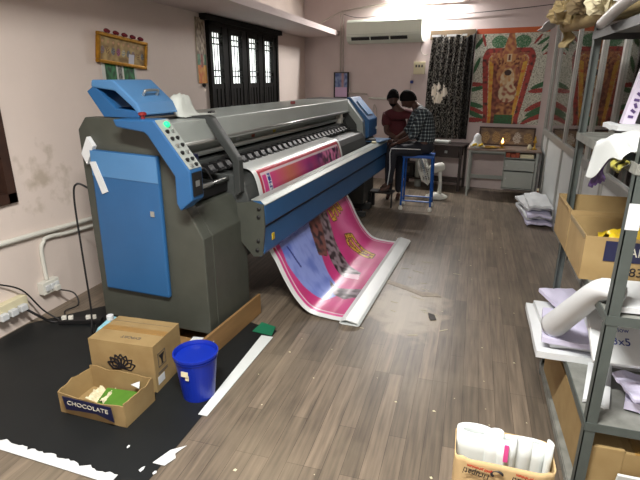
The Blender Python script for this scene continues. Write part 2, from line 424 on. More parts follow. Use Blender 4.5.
# control pod
c = MB(); c.prism([(-.49,1.545),(-.19,1.55),(.03,1.265),(.03,1.085),(-.06,1.015),(-.085,1.06),(-.08,1.225),(-.245,1.455),(-.27,1.475),(-.47,1.50)], -.13, 0)
c.build('control_panel', M['blue'], PR, bevel=.01)
cp = [o for o in PR.children if o.name.startswith('control_panel')][0]
dirv = Vector((.22, 0, -.285)).normalized(); nrm = Vector((.285, 0, .22)).normalized()
rot = math.atan2(.285, .22)   # slope of the pod's front face
fa = MB(); a = Vector((-.185, 0, 1.545)); b = a + dirv*.345
off = nrm*.004
fa.prism([(a.x+.0, a.z), (b.x, b.z), (b.x+off.x, b.z+off.z), (a.x+off.x, a.z+off.z)], -.125, -.006)
fa.build('control_face', M['hood'], cp)
def pod_pt(t, y): p = a + dirv*t + nrm*.006; return Vector((p.x, y, p.z))
g = MB(); g.T = Matrix.Translation(pod_pt(.04, -.06)) @ Matrix.Rotation(rot, 4, 'Y'); g.lathe([(.019, 0), (.019, .012), (.012, .018)], seg=16); g.build('start_button', M['glow_green'], cp)
k = 0
for t in (.085, .135, .185, .235, .285, .325):
    for y in (-.095, -.045):
        g = MB(); g.T = Matrix.Translation(pod_pt(t, y)) @ Matrix.Rotation(rot, 4, 'Y'); g.lathe([(.013, 0), (.013, .005), (.009, .006), (.008, .013)], seg=12)
        g.build('button', M['black'] if (k % 3 != 1) else M['silver'], cp); k += 1
MB().box((.03, -.115, 1.11), (.036, -.02, 1.25)).build('display', M['black'], cp)
MB().box((.035, -.09, 1.165), (.038, -.05, 1.20)).build('readout', M['silver'], cp)
# blue ink cover on top, lid propped open
t = MB()
t.prism([(-.67,1.545),(-.40,1.545),(-.40,1.585),(-.57,1.60),(-.72,1.735),(-.78,1.70)], .0, .035)
t.prism([(-.67,1.545),(-.40,1.545),(-.40,1.585),(-.57,1.60),(-.72,1.735),(-.78,1.70)], .32, .355)
t.prism([(-.78,1.70),(-.72,1.735),(-.62,1.60),(-.67,1.545)], .035, .32); t.box((-.66, .035, 1.545), (-.42, .32, 1.56))
t.build('ink_tray', M['blue'], PR, bevel=.004)
t = MB(); t.prism([(-.73,1.77),(-.56,1.77),(-.40,1.635),(-.365,1.56),(-.40,1.565),(-.44,1.61),(-.56,1.705),(-.74,1.725)], -.005, .36)
lid = t.build('ink_lid', M['blue2'], PR, bevel=.01)
h = MB(); h.tube(catmull([(-.45,.12,1.67),(-.43,.12,1.70),(-.43,.14,1.705),(-.43,.23,1.705),(-.43,.25,1.70),(-.45,.25,1.67)], 5), .009, 8)
h.build('handle', M['silver'], lid, smooth=True)
MB().lathe([(.012,0),(.012,.02),(.024,.024),(.024,.038),(.012,.042)], (-.32, -.06, 1.545), 16).build('stop_button', M['red'], PR)
MB().box((-.36, .05, 1.46), (-.25, .42, 1.505)).build('station_cover', M['black'], PR)
# hood over the carriage
h = MB(); h.prism([(-.25,1.51),(-.22,1.375),(-.235,1.37),(-.27,1.49),(-.80,1.49),(-.86,1.42),(-.875,1.42),(-.82,1.515)], .1, 3.88)
h.build('hood', M['hood'], PR, bevel=.006)
MB().tube([(-.235,.12,1.365),(-.235,3.88,1.365)], .019, 12).build('hood_rail', M['silver'], PR, smooth=True)
MB().box((-.88,.1,.6),(-.80,3.88,1.47)).build('back_panel', M['dgrey'], PR)
b = MB(); b.box((-.42,.1,1.24),(-.33,3.88,1.345)); b.box((-.33,.1,1.25),(-.30,3.88,1.275)); b.build('carriage_rail', M['hood'], PR, bevel=.006)
MB().box((-.298,.1,1.268),(-.29,3.88,1.285)).build('guide_strip', M['silver'], PR)
MB().box((-.34,.1,1.19),(-.27,3.88,1.225)).build('pinch_bar', M['grey2'], PR, bevel=.003)
for i, (y, c) in enumerate(((1.05,'white'),(1.32,'orange'),(1.75,'yellow'))):
    MB().box((-.331, y, 1.29),(-.328, y+.06, 1.315)).build('sticker', M[c], PR)
MB().box((-.50,.8,1.20),(-.34,1.0,1.33)).build('carriage', M['black'], PR, bevel=.01)
MB().box((-.33,3.62,1.22),(-.26,3.72,1.36)).build('carriage_bracket', M['plastic'], PR, bevel=.01)
r0 = None
for i in range(29):
    y = .42 + i*.116
    r = MB(); r.prism([(-.27,1.20),(-.205,1.195),(-.165,1.145),(-.20,1.138),(-.27,1.165)], y, y+.062)
    r.T = Matrix.Translation((-.175, y-.004, 1.152)) @ Matrix.Rotation(-PI/2, 4, 'X'); r.lathe([(.013, 0), (.013, .07)], seg=8)
    r.build('pinch_roller', M['black'], PR)
    if i < 1: continue
# platen and rounded front
pl = [(-.5,1.12),(-.12,1.12),(-.04,1.10),(.0,1.04),(.03,.95),(.045,.86),(.03,.70),(-.02,.62),(-.12,.60),(-.5,.60)]
MB().prism(pl, .56, 3.85).build('front_cover', M['grey2'], PR, bevel=.01)
MB().box((-.5,.1,1.0),(-.14,.56,1.06)).build('capping_station', M['black'], PR)
for i in range(5):
    y = .16 + i*.085
    MB().box((-.40, y, 1.06),(-.16, y+.045, 1.075+.012*(i % 2))).build('cap_tray', M['dgrey'] if i % 2 else M['silver'], PR)
MB().tube([(-.13,.11,1.09),(-.13,.55,1.09)], .014, 10).build('capping_rod', M['silver'], PR, smooth=True)
MB().box((-.24,.2,1.10),(-.18,.28,1.30)).build('pump_block', M['label'], PR, bevel=.004)
MB().tube(catmull([(-.3,.2,1.07),(-.28,.22,1.2),(-.22,.26,1.14),(-.16,.3,1.2),(-.12,.36,1.08)]), .006, 8).build('ink_hose', M['cable'], PR, smooth=True)
# guard arm at the near end of the hood
arm = [(-.55,1.51),(-.25,1.535),(-.20,1.52),(-.01,1.25),(.0,1.23),(.0,1.0),(-.05,.97),(-.055,1.215),(-.24,1.475),(-.55,1.46)]
MB().prism(arm, .50, .56).build('guard_arm', mat('charcoal_arm', '#363938', .45), PR, bevel=.006)
# far end cabinet with blue slanted face
f = MB(); f.prism([(-.9,.12),(0,.12),(0,.95),(-.03,1.0),(-.05,1.23),(-.27,1.5),(-.83,1.52),(-.9,1.46)], 3.88, 4.42)
f.build('end_cabinet', M['grey2'], PR, bevel=.008)
MB().prism([(-.30,1.51),(-.265,1.51),(-.04,1.24),(-.02,1.01),(-.09,1.0),(-.12,1.20),(-.32,1.44)], 3.86, 3.985).build('end_trim', M['hood'], PR, bevel=.004)
f = MB(); f.prism([(-.30,1.535),(-.24,1.535),(.02,1.25),(.02,1.02),(-.05,1.0),(-.06,1.22),(-.28,1.49)], 3.98, 4.43)
f.build('control_cover', M['blue'], PR, bevel=.008)
cc = [o for o in PR.children if o.name.startswith('control_cover')][0]
f = MB(); f.T = Matrix.Translation((-.10,0,1.396)) @ Matrix.Rotation(math.radians(47.6), 4, 'Y'); f.box((-.12,4.06,0),(.12,4.34,.01)); f.build('cover_inset', M['blue2'], cc)
for y, x in ((3.95, -.06), (4.38, -.06), (3.95, -.84), (4.38, -.84)):
    MB().lathe([(.03, 0), (.03, .02), (.015, .03), (.015, .13)], (x, y, 0), 12).build('foot', M['black'], PR)
MB().box((.02,4.36,1.10),(.035,4.39,1.13)).build('latch', M['plastic'], cc)
# heater beam in front
b = MB(); b.prism([(.10,.955),(.165,.955),(.195,.93),(.195,.78),(.165,.765),(.10,.765)], .49, 4.46); b.build('heater_beam', M['blue'], PR, bevel=.003)
MB().prism([(.09,.957),(.167,.957),(.197,.932),(.197,.925),(.16,.963),(.09,.963)], .485, 4.46).build('beam_top_strip', M['hood'], PR)
b = MB(); b.prism([(.09,.75),(.175,.75),(.18,.57),(.15,.535),(.09,.535)], .49, 4.42); lb = b.build('lower_beam', M['blue'], PR, bevel=.003)
MB().box((.177,.62,.63),(.183,.66,.68)).build('warning_sticker', M['yellow'], lb)
MB().box((.10,.49,.748),(.17,4.40,.767)).build('beam_gap', M['black'], PR)
b = MB(); b.prism([(-.02,.93),(.10,.95),(.19,.93),(.195,.78),(.17,.55),(.10,.535),(-.02,.66)], .475, .49); bk = b.build('bracket', M['grey'], PR)
for x, z in ((.155,.90),(.15,.84),(.14,.66),(.13,.59)):
    s = MB(); s.T = Matrix.Translation((x,.476,z)) @ Matrix.Rotation(PI/2, 4, 'X'); s.lathe([(.014,0),(.014,.008),(.008,.012)], seg=10); s.build('bolt', M['black'], bk)
MB().prism([(-.02,.93),(.10,.95),(.19,.93),(.195,.78),(.17,.55),(.10,.535),(-.02,.66)], 4.40, 4.415).build('bracket', M['blue'], PR)
# undercarriage
u = MB(); u.box((-.55,.56,.30),(-.45,3.88,.42)); u.box((-.35,.56,.48),(-.25,3.88,.58)); u.build('cross_beam', M['dgrey'], PR)
MB().tube([(-.12,.58,.46),(-.12,3.86,.46)], .035, 14).build('take_up_bar', M['dgrey'], PR, smooth=True)
u = MB(); u.box((-.75,4.0,.02),(.06,4.08,.10)); u.box((-.75,3.6,.02),(.10,3.66,.08)); u.build('base_rail', M['dgrey'], PR)
u = MB(); u.box((.0,4.17,.22),(.34,4.37,.243)); u.box((.0,4.16,.0),(.04,4.20,.215)); u.box((.0,4.34,.0),(.04,4.38,.215)); u.box((.30,4.26,.0),(.32,4.28,.22)); u.build('foot_rest', M['black'], PR)

# power lead at the printer's near left corner
L = PR.matrix_basis if hasattr(PR, 'matrix_basis') else PR.matrix_world
def pw(x, y, z): return Matrix.Translation((-1.57, 2.62, 0)) @ Matrix.Rotation(math.radians(-3.3), 4, 'Z') @ Vector((x, y, z))
cb = MB(); cb.tube(catmull([pw(-.9,.02,1.06), pw(-.95,-.03,1.10), pw(-.985,-.04,1.0), pw(-.97,-.06,.6), pw(-.95,-.08,.2), pw(-.93,-.12,.012), (-2.62,2.75,.012)], 8), .007, 8)
tag(cb.build('power_lead', M['cable'], smooth=True), "black lead hanging down the printer's left edge", 'cable')

# white rag and small things on the hood
def wpt(x, y, z): return pw(x, y, z)
rg = MB()
def ragf(u, v):
    x = -.60+.24*u+.02*nz(u*3, v*4, 2); y = .42+.42*v+.03*nz(u*5, v*3, 5)
    h = .14*math.exp(-((u-.45)/.28)**4)*math.exp(-((v-.33)/.3)**4)
    return tuple(pw(x, y, 1.521+h+.03*abs(nz(u*9, v*9, 1))*(h*6+.3)))
rg.thick_grid(ragf, 22, 26, (0, 0, -.0015))
tag(rg.build('rag', M['cloth'], smooth=True), 'crumpled white rag lying on the near end of the printer hood', 'cloth')
tag(MB().obox(pw(-.5,.98,1.522), (.03,.14,.012), (0,0,.3)).build('scraper', M['black']), 'small dark tool on the hood beside the white rag', 'tool')
tag(MB().obox(pw(-.42,2.45,1.532), (.05,.05,.03), (0,0,.3)).build('red_button_cap', M['red'], bevel=.006), 'small red cap on top of the printer hood', 'cap')

# ------------------------------------------------------------------ printed banner running out of the printer
xs = [(-.25,1.15),(-.1,1.14),(-.02,1.12),(.025,1.04),(.057,.88),(.07,.7),(.105,.53),(.165,.42),(.24,.27),(.33,.13),(.44,.035),(.6,.010),(.72,.008)]
cur = catmull([(x, 0, z) for x, z in xs], 16)
S = [0]
for p, q in zip(cur, cur[1:]): S.append(S[-1]+(q-p).length)
ST = S[-1]
def at_s(s):
    for i in range(1, len(S)):
        if S[i] >= s:
            t = (s-S[i-1])/(S[i]-S[i-1]); return cur[i-1].lerp(cur[i], t)
    return cur[-1]
C_ = {k: lin(v) for k, v in dict(w='#dde2e1', pk='#cf3d88', mg='#b8306f', lt='#e583b4', pur='#5f2d78', red='#b5283f', bl='#93a3e0', bd='#6076c4', yl='#d9b040', yd='#5f4016', gn='#7b4a45', gg='#8f8088', gd='#33252d', nv='#2c3a8c', dk='#3c2b3f', or_='#c9705a').items()}
P_blue = [(.09,.84),(.27,.80),(.42,.84),(.38,1.0),(.38,1.16),(.31,1.45),(.22,1.57),(.14,1.5),(.10,1.27),(.07,1.04)]
P_g1 = [(.44,.75),(.57,.75),(.54,1.01),(.42,1.24),(.35,1.17),(.38,.95)]
P_g2 = [(.56,.75),(.66,.78),(.58,1.15),(.55,1.38),(.48,1.60),(.40,1.62),(.39,1.49),(.44,1.22),(.50,1.03)]
P_g3 = [(.30,1.40),(.27,1.52),(.31,1.72),(.22,1.72),(.18,1.62),(.20,1.52)]
yl1 = [((.66,.90),(.66,.99)),((.66,.99),(.70,1.0)),((.70,.90),(.70,.98)),((.70,.94),(.73,.9)),((.74,.98),(.74,.89)),((.78,.97),(.77,.88)),((.78,.92),(.82,.96)),((.82,.96),(.81,.87))]
yl2 = [((.72,1.22),(.79,1.26)),((.79,1.26),(.78,1.42)),((.78,1.42),(.74,1.58)),((.74,1.58),(.69,1.58)),((.69,1.55),(.71,1.42)),((.71,1.42),(.69,1.30)),((.69,1.3),(.72,1.22)),((.74,1.28),(.73,1.5))]
def banner_col(u, s):
    w_ = 2.05
    e = min(u, 1-u)*w_
    if s < .245 or e < .055: return C_['w']
    e2 = min(e-.055, s-.245)
    if e2 < .035: return C_['red'] if s < .9 else C_['pk']
    if e2 < .05: return mixc(C_['w'], C_['pk'], .25)
    n = nz(u*9, s*5, 3); n2 = nz(u*34, s*17, 8)
    c = mixc(C_['pk'], C_['mg'], .5+.8*n)
    if s < .75:
        c = mixc(C_['pk'], C_['or_'], 1-abs(u-.30)/.2) if u < .5 else c
        t = (u-.38)/.22; c = mixc(c, mixc(C_['pur'], C_['mg'], .5+1.5*n), t)
        if u > .62: c = mixc(c, mixc(C_['dk'], C_['lt'], .5+2.2*n2), (u-.62)/.12)
        if .085 < u < .12 and .30 < s < .62:
            c = C_['w'] if (u < .091 or u > .114 or (int(s*90) % 3 and abs(n2) > .12)) else C_['nv']
        return c
    c = mixc(c, C_['lt'], .7*math.exp(-((u-.78-.2*nz(s*3, 1))/.07)**2))
    if inpoly(u, s, P_blue):
        c = mixc(C_['bl'], C_['bd'], .25+1.1*max(0, nz(u*14, s*9, 4))+.5*max(0, nz(u*50, s*12, 6)))
        if segd(u, s, (.13,.93), (.16,1.14)) < .006: c = C_['nv']
    if inpoly(u, s, P_g1): c = mixc(C_['gn'], C_['gd'], .35+2*n2)
    if inpoly(u, s, P_g2): c = mixc(C_['gg'], C_['gd'], .35+2.4*n2+.3*nz(u*60, s*30))
    if inpoly(u, s, P_g3): c = mixc(C_['gg'], C_['gd'], .45+2.6*n2)
    if inpoly(u, s, [(.46,1.60),(.40,1.62),(.39,1.49),(.43,1.47)]): c = mixc(C_['lt'], C_['w'], .5)
    for A, B in yl1:
        d_ = segd(u*2.05, s, (A[0]*2.05, A[1]), (B[0]*2.05, B[1]))
        if d_ < .017: c = C_['yl']
        elif d_ < .026: c = C_['yd']
    for A, B in yl2:
        d_ = segd(u*2.05, s, (A[0]*2.05, A[1]), (B[0]*2.05, B[1]))
        if d_ < .02: c = mixc(C_['yl'], C_['yd'], 2.5*nz(u*60, s*60, 2))
        elif d_ < .032: c = C_['yd']
    return c
bn = bpy.data.objects.new('banner', None); COL.objects.link(bn); bn.location = (-1.57, 2.62, 0); bn.rotation_euler = (0, 0, math.radians(-3.3))
tag(bn, 'freshly printed magenta banner curling out of the printer down to the floor', 'banner')
A0, A1 = .70, 2.75
me = MB()
NU, NV = 300, 260
def skew(u, s): return (.0 if s < .3 else .02*min(1, (s-.3)))*(1-2*u)*0
me.grid(lambda u, v: (at_s(v*ST).x, A0+u*(A1-A0)+.0*u, at_s(v*ST).z+.002), NU, NV)
me.bm.verts.ensure_lookup_table()
sh = me.build('printed_sheet', M['paint'], bn, smooth=True)
ca = sh.data.color_attributes.new('Col', 'FLOAT_COLOR', 'POINT')
for i in range(NU+1):
    for j in range(NV+1):
        ca.data[i*(NV+1)+j].color = (*banner_col(i/NU, j/NV*ST), 1)
so = sh.modifiers.new('thickness', 'SOLIDIFY'); so.thickness = .002; so.offset = 0
# the loose end, folded back into a flat white tube
r = MB()
ov = [(.70,.012),(.71,.036),(.75,.050),(.80,.040),(.845,.030),(.862,.016),(.85,.006),(.78,.004),(.72,.004)]
inn = [(.712,.014),(.72,.030),(.75,.042),(.80,.034),(.84,.025),(.852,.016),(.845,.011),(.78,.009),(.725,.009)]
n = len(ov)
for y0, y1 in ((A0-.04, A1+.05),):
    Aa = r.vs([(p[0], y0, p[1]) for p in ov]); Bb = r.vs([(p[0], y1, p[1]) for p in ov])
    Ai = r.vs([(p[0], y0, p[1]) for p in inn]); Bi = r.vs([(p[0], y1, p[1]) for p in inn])
    for i in range(n):
        j = (i+1) % n
        r.bm.faces.new((Aa[i], Bb[i], Bb[j], Aa[j])); r.bm.faces.new((Ai[j], Bi[j], Bi[i], Ai[i]))
        r.bm.faces.new((Aa[j], Ai[j], Ai[i], Aa[i])); r.bm.faces.new((Bb[i], Bi[i], Bi[j], Bb[j]))
r.build('folded_end', M['vinyl'], bn, smooth=False)

# ------------------------------------------------------------------ floor stuff at the left
m_ = MB()
out = [(-3.1,1.52),(-2.6,1.50),(-2.15,1.475),(-1.8,1.46),(-1.47,1.452),(-1.29,1.505),(-1.285,2.0),(-1.26,2.6),(-1.245,3.0),(-1.8,3.15),(-2.5,3.2),(-2.75,2.98),(-3.1,2.55)]
m_.prism(out, .0005, .004, 'z')
tag(m_.build('black_sheet', M['mat']), 'black flex sheet spread on the floor under boxes and printer', 'floor sheet')
t = MB(); top_ = []; bot_ = []
for i in range(60):
    x = -2.42+i*.0165
    bot_.append((x, 1.485-.035*(x+2.42)-.02)); top_.append((x, 1.485-.035*(x+2.42)+.018+.035*abs(nz(x*9, 2))+.02*abs(nz(x*37, 5))+(.012 if nz(x*6,9) > 0 else 0)))
t.prism(bot_+top_[::-1], .005, .007, 'z')
tag(t.build('paper_edging', M['white']), 'torn white paper strip along the near edge of the black sheet', 'paper strip')
tag(MB().prism([(-1.31,1.985),(-1.255,1.985),(-1.235,2.90),(-1.325,2.90)], .005, .008, 'z').build('white_strip', M['vinyl']), 'long white vinyl strip on the floor right of the blue bucket', 'vinyl strip')
tag(MB().prism([(-1.41,2.93),(-1.25,2.91),(-1.27,3.04),(-1.40,3.08)], .009, .012, 'z').build('green_scrap', M['greencloth']), 'green scrap of sheet beyond the long white strip', 'scrap')
tag(MB().prism([(-1.335,1.60),(-1.27,1.60),(-1.245,1.66),(-1.265,1.685),(-1.24,1.75),(-1.30,1.70)], .005, .008, 'z').build('paper_scrap', M['white']), 'largest torn paper scrap, right of the open box, by the sheet edge', 'scrap')
for (x, y, r_, lab) in ((-1.52,1.66,.016,'tiny paper scrap in front of the open carton'), (-1.36,1.55,.022,'narrow paper scrap near the front edge of the black sheet'), (-1.29,1.55,.016,'smaller paper scrap beside the narrow one at the sheet edge')):
    pts = [(x+r_*(.6+.5*random.random())*math.cos(k)*.6, y+r_*(.6+.5*random.random())*math.sin(k)) for k in (0, 1.2, 2.4, 3.6, 5)]
    tag(MB().prism(pts, .005, .007, 'z').build('paper_scrap', M['white']), lab, 'scrap')
# specks of litter over the aisle: nobody could count it
lt = MB()
for i in range(70):
    x = random.uniform(-1.15, .5); y = random.uniform(1.6, 7.2); r_ = random.uniform(.003, .009)
    a_ = random.random()*6
    lt.prism([(x+r_*math.cos(a_+k)*(1 if k else 1.6), y+r_*math.sin(a_+k)) for k in (0, 1.4, 2.9, 4.4)], .0008, .002, 'z')
for i in range(22):
    x = random.uniform(-1.0, .0); y = random.uniform(3.2, 4.8); a_ = random.uniform(-.5, .9); l_ = random.uniform(.03, .13)
    lt.obox((x, y, .0015), (l_, .004, .0015), (0, 0, a_))
tag(lt.build('litter', M['cream']), 'small pale specks and scratches of litter on the plank floor', 'litter', kind='stuff')
dm = MB()
pp = [(-.95,4.18),(-.7,4.24),(-.45,4.12),(-.3,4.02),(-.16,4.03),(-.12,3.96),(-.28,3.93),(-.42,4.02),(-.62,4.13),(-.8,4.11)]
dm.prism(pp, .0008, .003, 'z')
tag(dm.build('tape_residue', mat('dull_tape', '#9c8f78', .5, c2='#7f7262', scale=30)), 'peeling pale tape residue across the middle of the floor', 'tape')
for pp, lb_ in (([(-.2,3.62),(-.15,3.6),(-.13,3.52),(-.17,3.5),(-.19,3.55)], 'dark curled flake on the floor near the tape residue'),):
    tag(MB().prism(pp, .0008, .006, 'z').build('floor_flake', M['inkg']), lb_, 'flake')

# cardboard boxes
def carton(name, label, loc, rz, sx, sy, sz, th=.006, open_=True, flaps=(), group=None):
    t = thing(name, label, 'box', loc, rz, group)
    b = MB()
    b.box((-sx/2,-sy/2,0),(sx/2,sy/2,th)); b.box((-sx/2,-sy/2,th),(-sx/2+th,sy/2,sz)); b.box((sx/2-th,-sy/2,th),(sx/2,sy/2,sz))
    b.box((-sx/2+th,-sy/2,th),(sx/2-th,-sy/2+th,sz)); b.box((-sx/2+th,sy/2-th,th),(sx/2-th,sy/2,sz))
    if not open_: b.box((-sx/2,-sy/2,sz),(sx/2,sy/2,sz+th))
    b.build('carton_body', M['card'], t)
    for side, ang, ln in flaps:
        f = MB()
        if side in 'ns': f.T = Matrix.Translation((0, (sy/2 if side == 'n' else -sy/2), sz)) @ Matrix.Rotation((ang if side == 'n' else -ang), 4, 'X'); f.box((-sx/2, 0 if side == 'n' else -ln, 0),(sx/2, ln if side == 'n' else 0, th))
        else: f.T = Matrix.Translation(((sx/2 if side == 'e' else -sx/2), 0, sz)) @ Matrix.Rotation((-ang if side == 'e' else ang), 4, 'Y'); f.box((0 if side == 'e' else -ln, -sy/2, 0),(ln if side == 'e' else 0, sy/2, th))
        f.build('flap', M['card'], t)
    return t
b1 = carton('cardboard_box', 'closed brown carton printed with a black lotus, behind the open tray', (-1.865,2.23,.005), math.radians(3), .43, .30, .30, open_=False)
MB().box((-.213,-.02,.306),(.213,.03,.3085)).build('packing_tape', M['tape'], b1)
MB().box((-.21,.09,.306),(.20,.095,.3075)).build('packing_tape', M['card2'], b1)
lo = MB()
for k in range(7):
    a_ = PI*(.08+.84*k/6); tip = (-.005+.095*math.cos(a_)*(1 if k not in (2,3,4) else .9), .135+.085*math.sin(a_)+.01)
    base = (-.005, .135); dx, dy = tip[0]-base[0], tip[1]-base[1]; px_, py_ = -dy*.28, dx*.28; m1 = (base[0]+dx*.55, base[1]+dy*.55)
    outl = [base, (m1[0]+px_, m1[1]+py_), tip, (m1[0]-px_, m1[1]-py_)]
    for p, q in zip(outl, outl[1:]+outl[:1]):
        d_ = Vector((q[0]-p[0], q[1]-p[1])).normalized()*.0; nn = Vector((-(q[1]-p[1]), q[0]-p[0])).normalized()*.0035
        lo.prism([(p[0]+nn.x, p[1]+nn.y),(q[0]+nn.x, q[1]+nn.y),(q[0]-nn.x, q[1]-nn.y),(p[0]-nn.x, p[1]-nn.y)], -.1525-.0006*k, -.15)
lo.prism([(-.03+.0,.135),(-.018,.158),(-.005,.166),(.01,.158),(.022,.135)], -.1535, -.15)
lo.build('lotus_mark', M['ink'], b1)
text('EXPORT', .035, M['inkg'], b1, (.03,-.08,.3065), (0,0,PI)).name = 'lettering'
s = MB()
s.box((.215,-.13,.04),(.2165,-.06,.09)); s.build('white_label', M['white'], b1)
s = MB(); s.prism([(-.10,.22),(-.04,.22),(-.06,.19),(-.065,.16),(-.055,.155),(-.085,.155),(-.075,.16),(-.08,.19)], .215, .2162, 'x'); s.build('glass_mark', M['ink'], b1)
for (y0,y1,z0,z1) in ((-.11,-.03,.145,.235),):
    s = MB()
    for A_ in ((y0,z0,y1,z0+.004),(y0,z1-.004,y1,z1),(y0,z0,y0+.004,z1),(y1-.004,z0,y1,z1)): s.box((.215,A_[0],A_[1]),(.2163,A_[2],A_[3]))
    for zz in (.10,.11): s.box((.215,-.12,zz),(.2163,-.02,zz+.004))
    s.build('mark_outline', M['inkg'], b1)
b2 = thing('cardboard_tray', 'open shallow brown carton with torn sides, nearest the camera', 'box', (-1.835,1.905,.005), math.radians(-1))
tr = MB(); W2, D2, th = .44, .25, .006
def wall(p, q, h, bulge):
    def fn(u, v):
        z = v*(h+.012*nz(u*5, 1, p[0]*9)); k = math.sin(PI*u)*bulge*v
        n_ = Vector((q[1]-p[1], p[0]-q[0], 0)).normalized()
        return (p[0]+(q[0]-p[0])*u+n_.x*k, p[1]+(q[1]-p[1])*u+n_.y*k, z)
    n_ = Vector((q[1]-p[1], p[0]-q[0], 0)).normalized()*-th
    tr.thick_grid(fn, 16, 4, n_)
wall((-W2/2,-D2/2),(W2/2,-D2/2),.13,.015); wall((W2/2,-D2/2),(W2/2,D2/2),.15,.01); wall((W2/2,D2/2),(-W2/2,D2/2),.15,0); wall((-W2/2,D2/2),(-W2/2,-D2/2),.13,.02)
tr.box((-W2/2,-D2/2,0),(W2/2,D2/2,th)); tr.build('carton_body', M['card'], b2)
MB().prism([(-.17,.125),(.15,.125),(.16,.035),(.05,.062),(-.06,.055),(-.155,.045)], -D2/2-.021, -D2/2-.0205+.004).build('printed_label', M['label'], b2)
text('CHOCOLATE', .036, M['silverprint'], b2, (-.005,-D2/2-.022,.093), (PI/2,0,math.radians(0)), sx=1.25)
tag(MB().obox((-1.775,1.92,.055), (.21,.13,.004), (.18,.05,.15)).build('green_card', M['green']), 'green glossy card lying in the open brown tray box', 'card')
tag(MB().prism([(-1.73,1.98),(-1.66,1.96),(-1.70,2.02)], .115, .119, 'z').build('paper_scrap', M['white']), 'white paper triangle poking up in the open tray box', 'scrap')
cr_ = MB(); cr_.thick_grid(lambda u, v: (-1.96+.13*u, 1.86+.12*v, .04+.035*abs(nz(u*6, v*6, 3))+.02*math.sin(u*9)), 14, 14, (0,0,-.0015))
tag(cr_.build('crumpled_paper', M['cream']), 'crumpled off-white tissue in the left of the open tray box', 'tissue')
# wooden box under the printer's corner
wb = thing('wooden_crate', 'low brown board crate pushed under the near corner of the printer', 'crate', (-1.57,2.62,.005), math.radians(-4.5))
b = MB(); b.box((.03,-.16,0),(.05,.62,.165)); b.box((-.35,-.16,0),(-.33,.62,.10)); b.box((-.33,-.16,0),(.03,-.14,.085)); b.box((-.33,-.14,0),(.03,.62,.012)); b.build('crate_body', M['wood'], wb, bevel=.002)
tag(MB().obox((-1.60,2.535,.105), (.16,.11,.008), (0,.0,.1)).build('notepad', M['white']), 'small white pad lying on the low wooden crate', 'pad')
# pale blue jerrycan behind the carton
jc = thing('plastic_can', 'pale blue plastic can with white cap behind the lotus carton', 'can', (-2.16,2.34,.005), .2)
b = MB(); b.prism([(-.06,0),(.06,0),(.06,.2),(.03,.26),(-.02,.27),(-.06,.2)], -.09, .09); b.build('can_body', M['cyan'], jc, bevel=.015, smooth=False)
MB().lathe([(.022,0),(.022,.03),(.018,.032)], (.005,.03,.268), 16).build('cap', M['white'], jc)
# bucket
bk = thing('bucket', 'bright blue plastic bucket standing on the black sheet', 'bucket', (-1.405,2.16,.005))
bk.scale = (.95,.95,1)
b = MB(); b.lathe([(.0005,.004),(.088,.004),(.092,0),(.098,.0),(.128,.268),(.136,.270),(.136,.285),(.128,.287),(.122,.270),(.092,.012),(.0005,.012)], seg=40); b.build('bucket_body', M['bucket'], bk, smooth=False)
MB().lathe([(.130,.255),(.1325,.255),(.1325,.260),(.130,.260)], seg=40).build('rim', M['bucket'], bk)
s = MB(); s.obox((-.008,-.1245,.20),(.045,.003,.03),(-.11,0,0)); s.obox((.005,-.121,.175),(.022,.003,.028),(-.11,0,0)); s.build('peeling_sticker', M['cream'], bk)

# wall sockets, conduits and leads on the left wall
def conduit(name, label, pts, r, m='pvc', n=8):
    b = MB(); b.tube(catmull(pts, n), r, 10); return tag(b.build(name, M[m], smooth=True), label, 'pipe')
conduit('wall_conduit', 'upper painted conduit running along the left wall', [(-3.10,-.5,.80),(-3.10,2.4,.672),(-3.10,3.4,.615),(-3.10,6.0,.50)], .020, 'plastic')
conduit('wall_conduit', 'lower painted conduit bending down to the switch box', [(-3.10,2.79,.27),(-3.10,2.79,.50),(-3.10,2.82,.57),(-3.10,2.90,.595),(-3.10,3.4,.55),(-3.10,6.0,.42)], .016, 'plastic')
sb = thing('wall_socket', 'white socket box on the left wall below the bent conduit', 'socket', (-3.12,2.79,.17))
b = MB(); b.box((0,-.08,0),(.06,.08,.10)); b.build('socket_body', M['plastic'], sb, bevel=.006)
for y in (-.045,0,.045): MB().box((.06,y-.018,.03),(.075,y+.018,.075)).build('switch', M['white'], sb, bevel=.003)
MB().box((.06,.005,.01),(.10,.05,.05)).build('plug', M['plastic'], sb, bevel=.004)
sb = thing('wall_socket', 'yellowed socket box with plugs at the left edge of the picture', 'socket', (-3.12,2.42,.14))
b = MB(); b.box((0,-.16,0),(.06,.14,.11)); b.build('socket_body', M['cream'], sb, bevel=.006)
for y in (-.09,-.01,.07): MB().box((.06,y-.03,.01),(.10,y+.03,.06)).build('plug', M['white'], sb, bevel=.006)
b = MB(); b.tube(catmull([(-3.06,2.82,.18),(-2.95,2.88,.14),(-2.90,2.86,.05),(-2.98,2.80,.012),(-2.9,2.72,.012)], 8), .006, 8)
tag(b.build('cable', M['cable'], smooth=True), 'thin black cable curving from the switch box to the floor', 'cable')
b = MB(); b.tube(catmull([(-3.05,2.5,.17),(-2.98,2.56,.08),(-2.93,2.62,.012),(-2.8,2.68,.012),(-2.6,2.74,.012),(-2.45,2.72,.012)], 8), .010, 8)
b.tube(catmull([(-3.09,2.38,.40),(-3.05,2.52,.30),(-3.0,2.62,.10),(-2.9,2.66,.012)], 8), .006, 8)
tag(b.build('cable', M['cable'], smooth=True), 'thick black cable from the left sockets along the floor', 'cable')
es = thing('extension_board', 'black extension strip with white plugs on the floor by the wall', 'extension board', (-2.72,2.68,.006), .35)
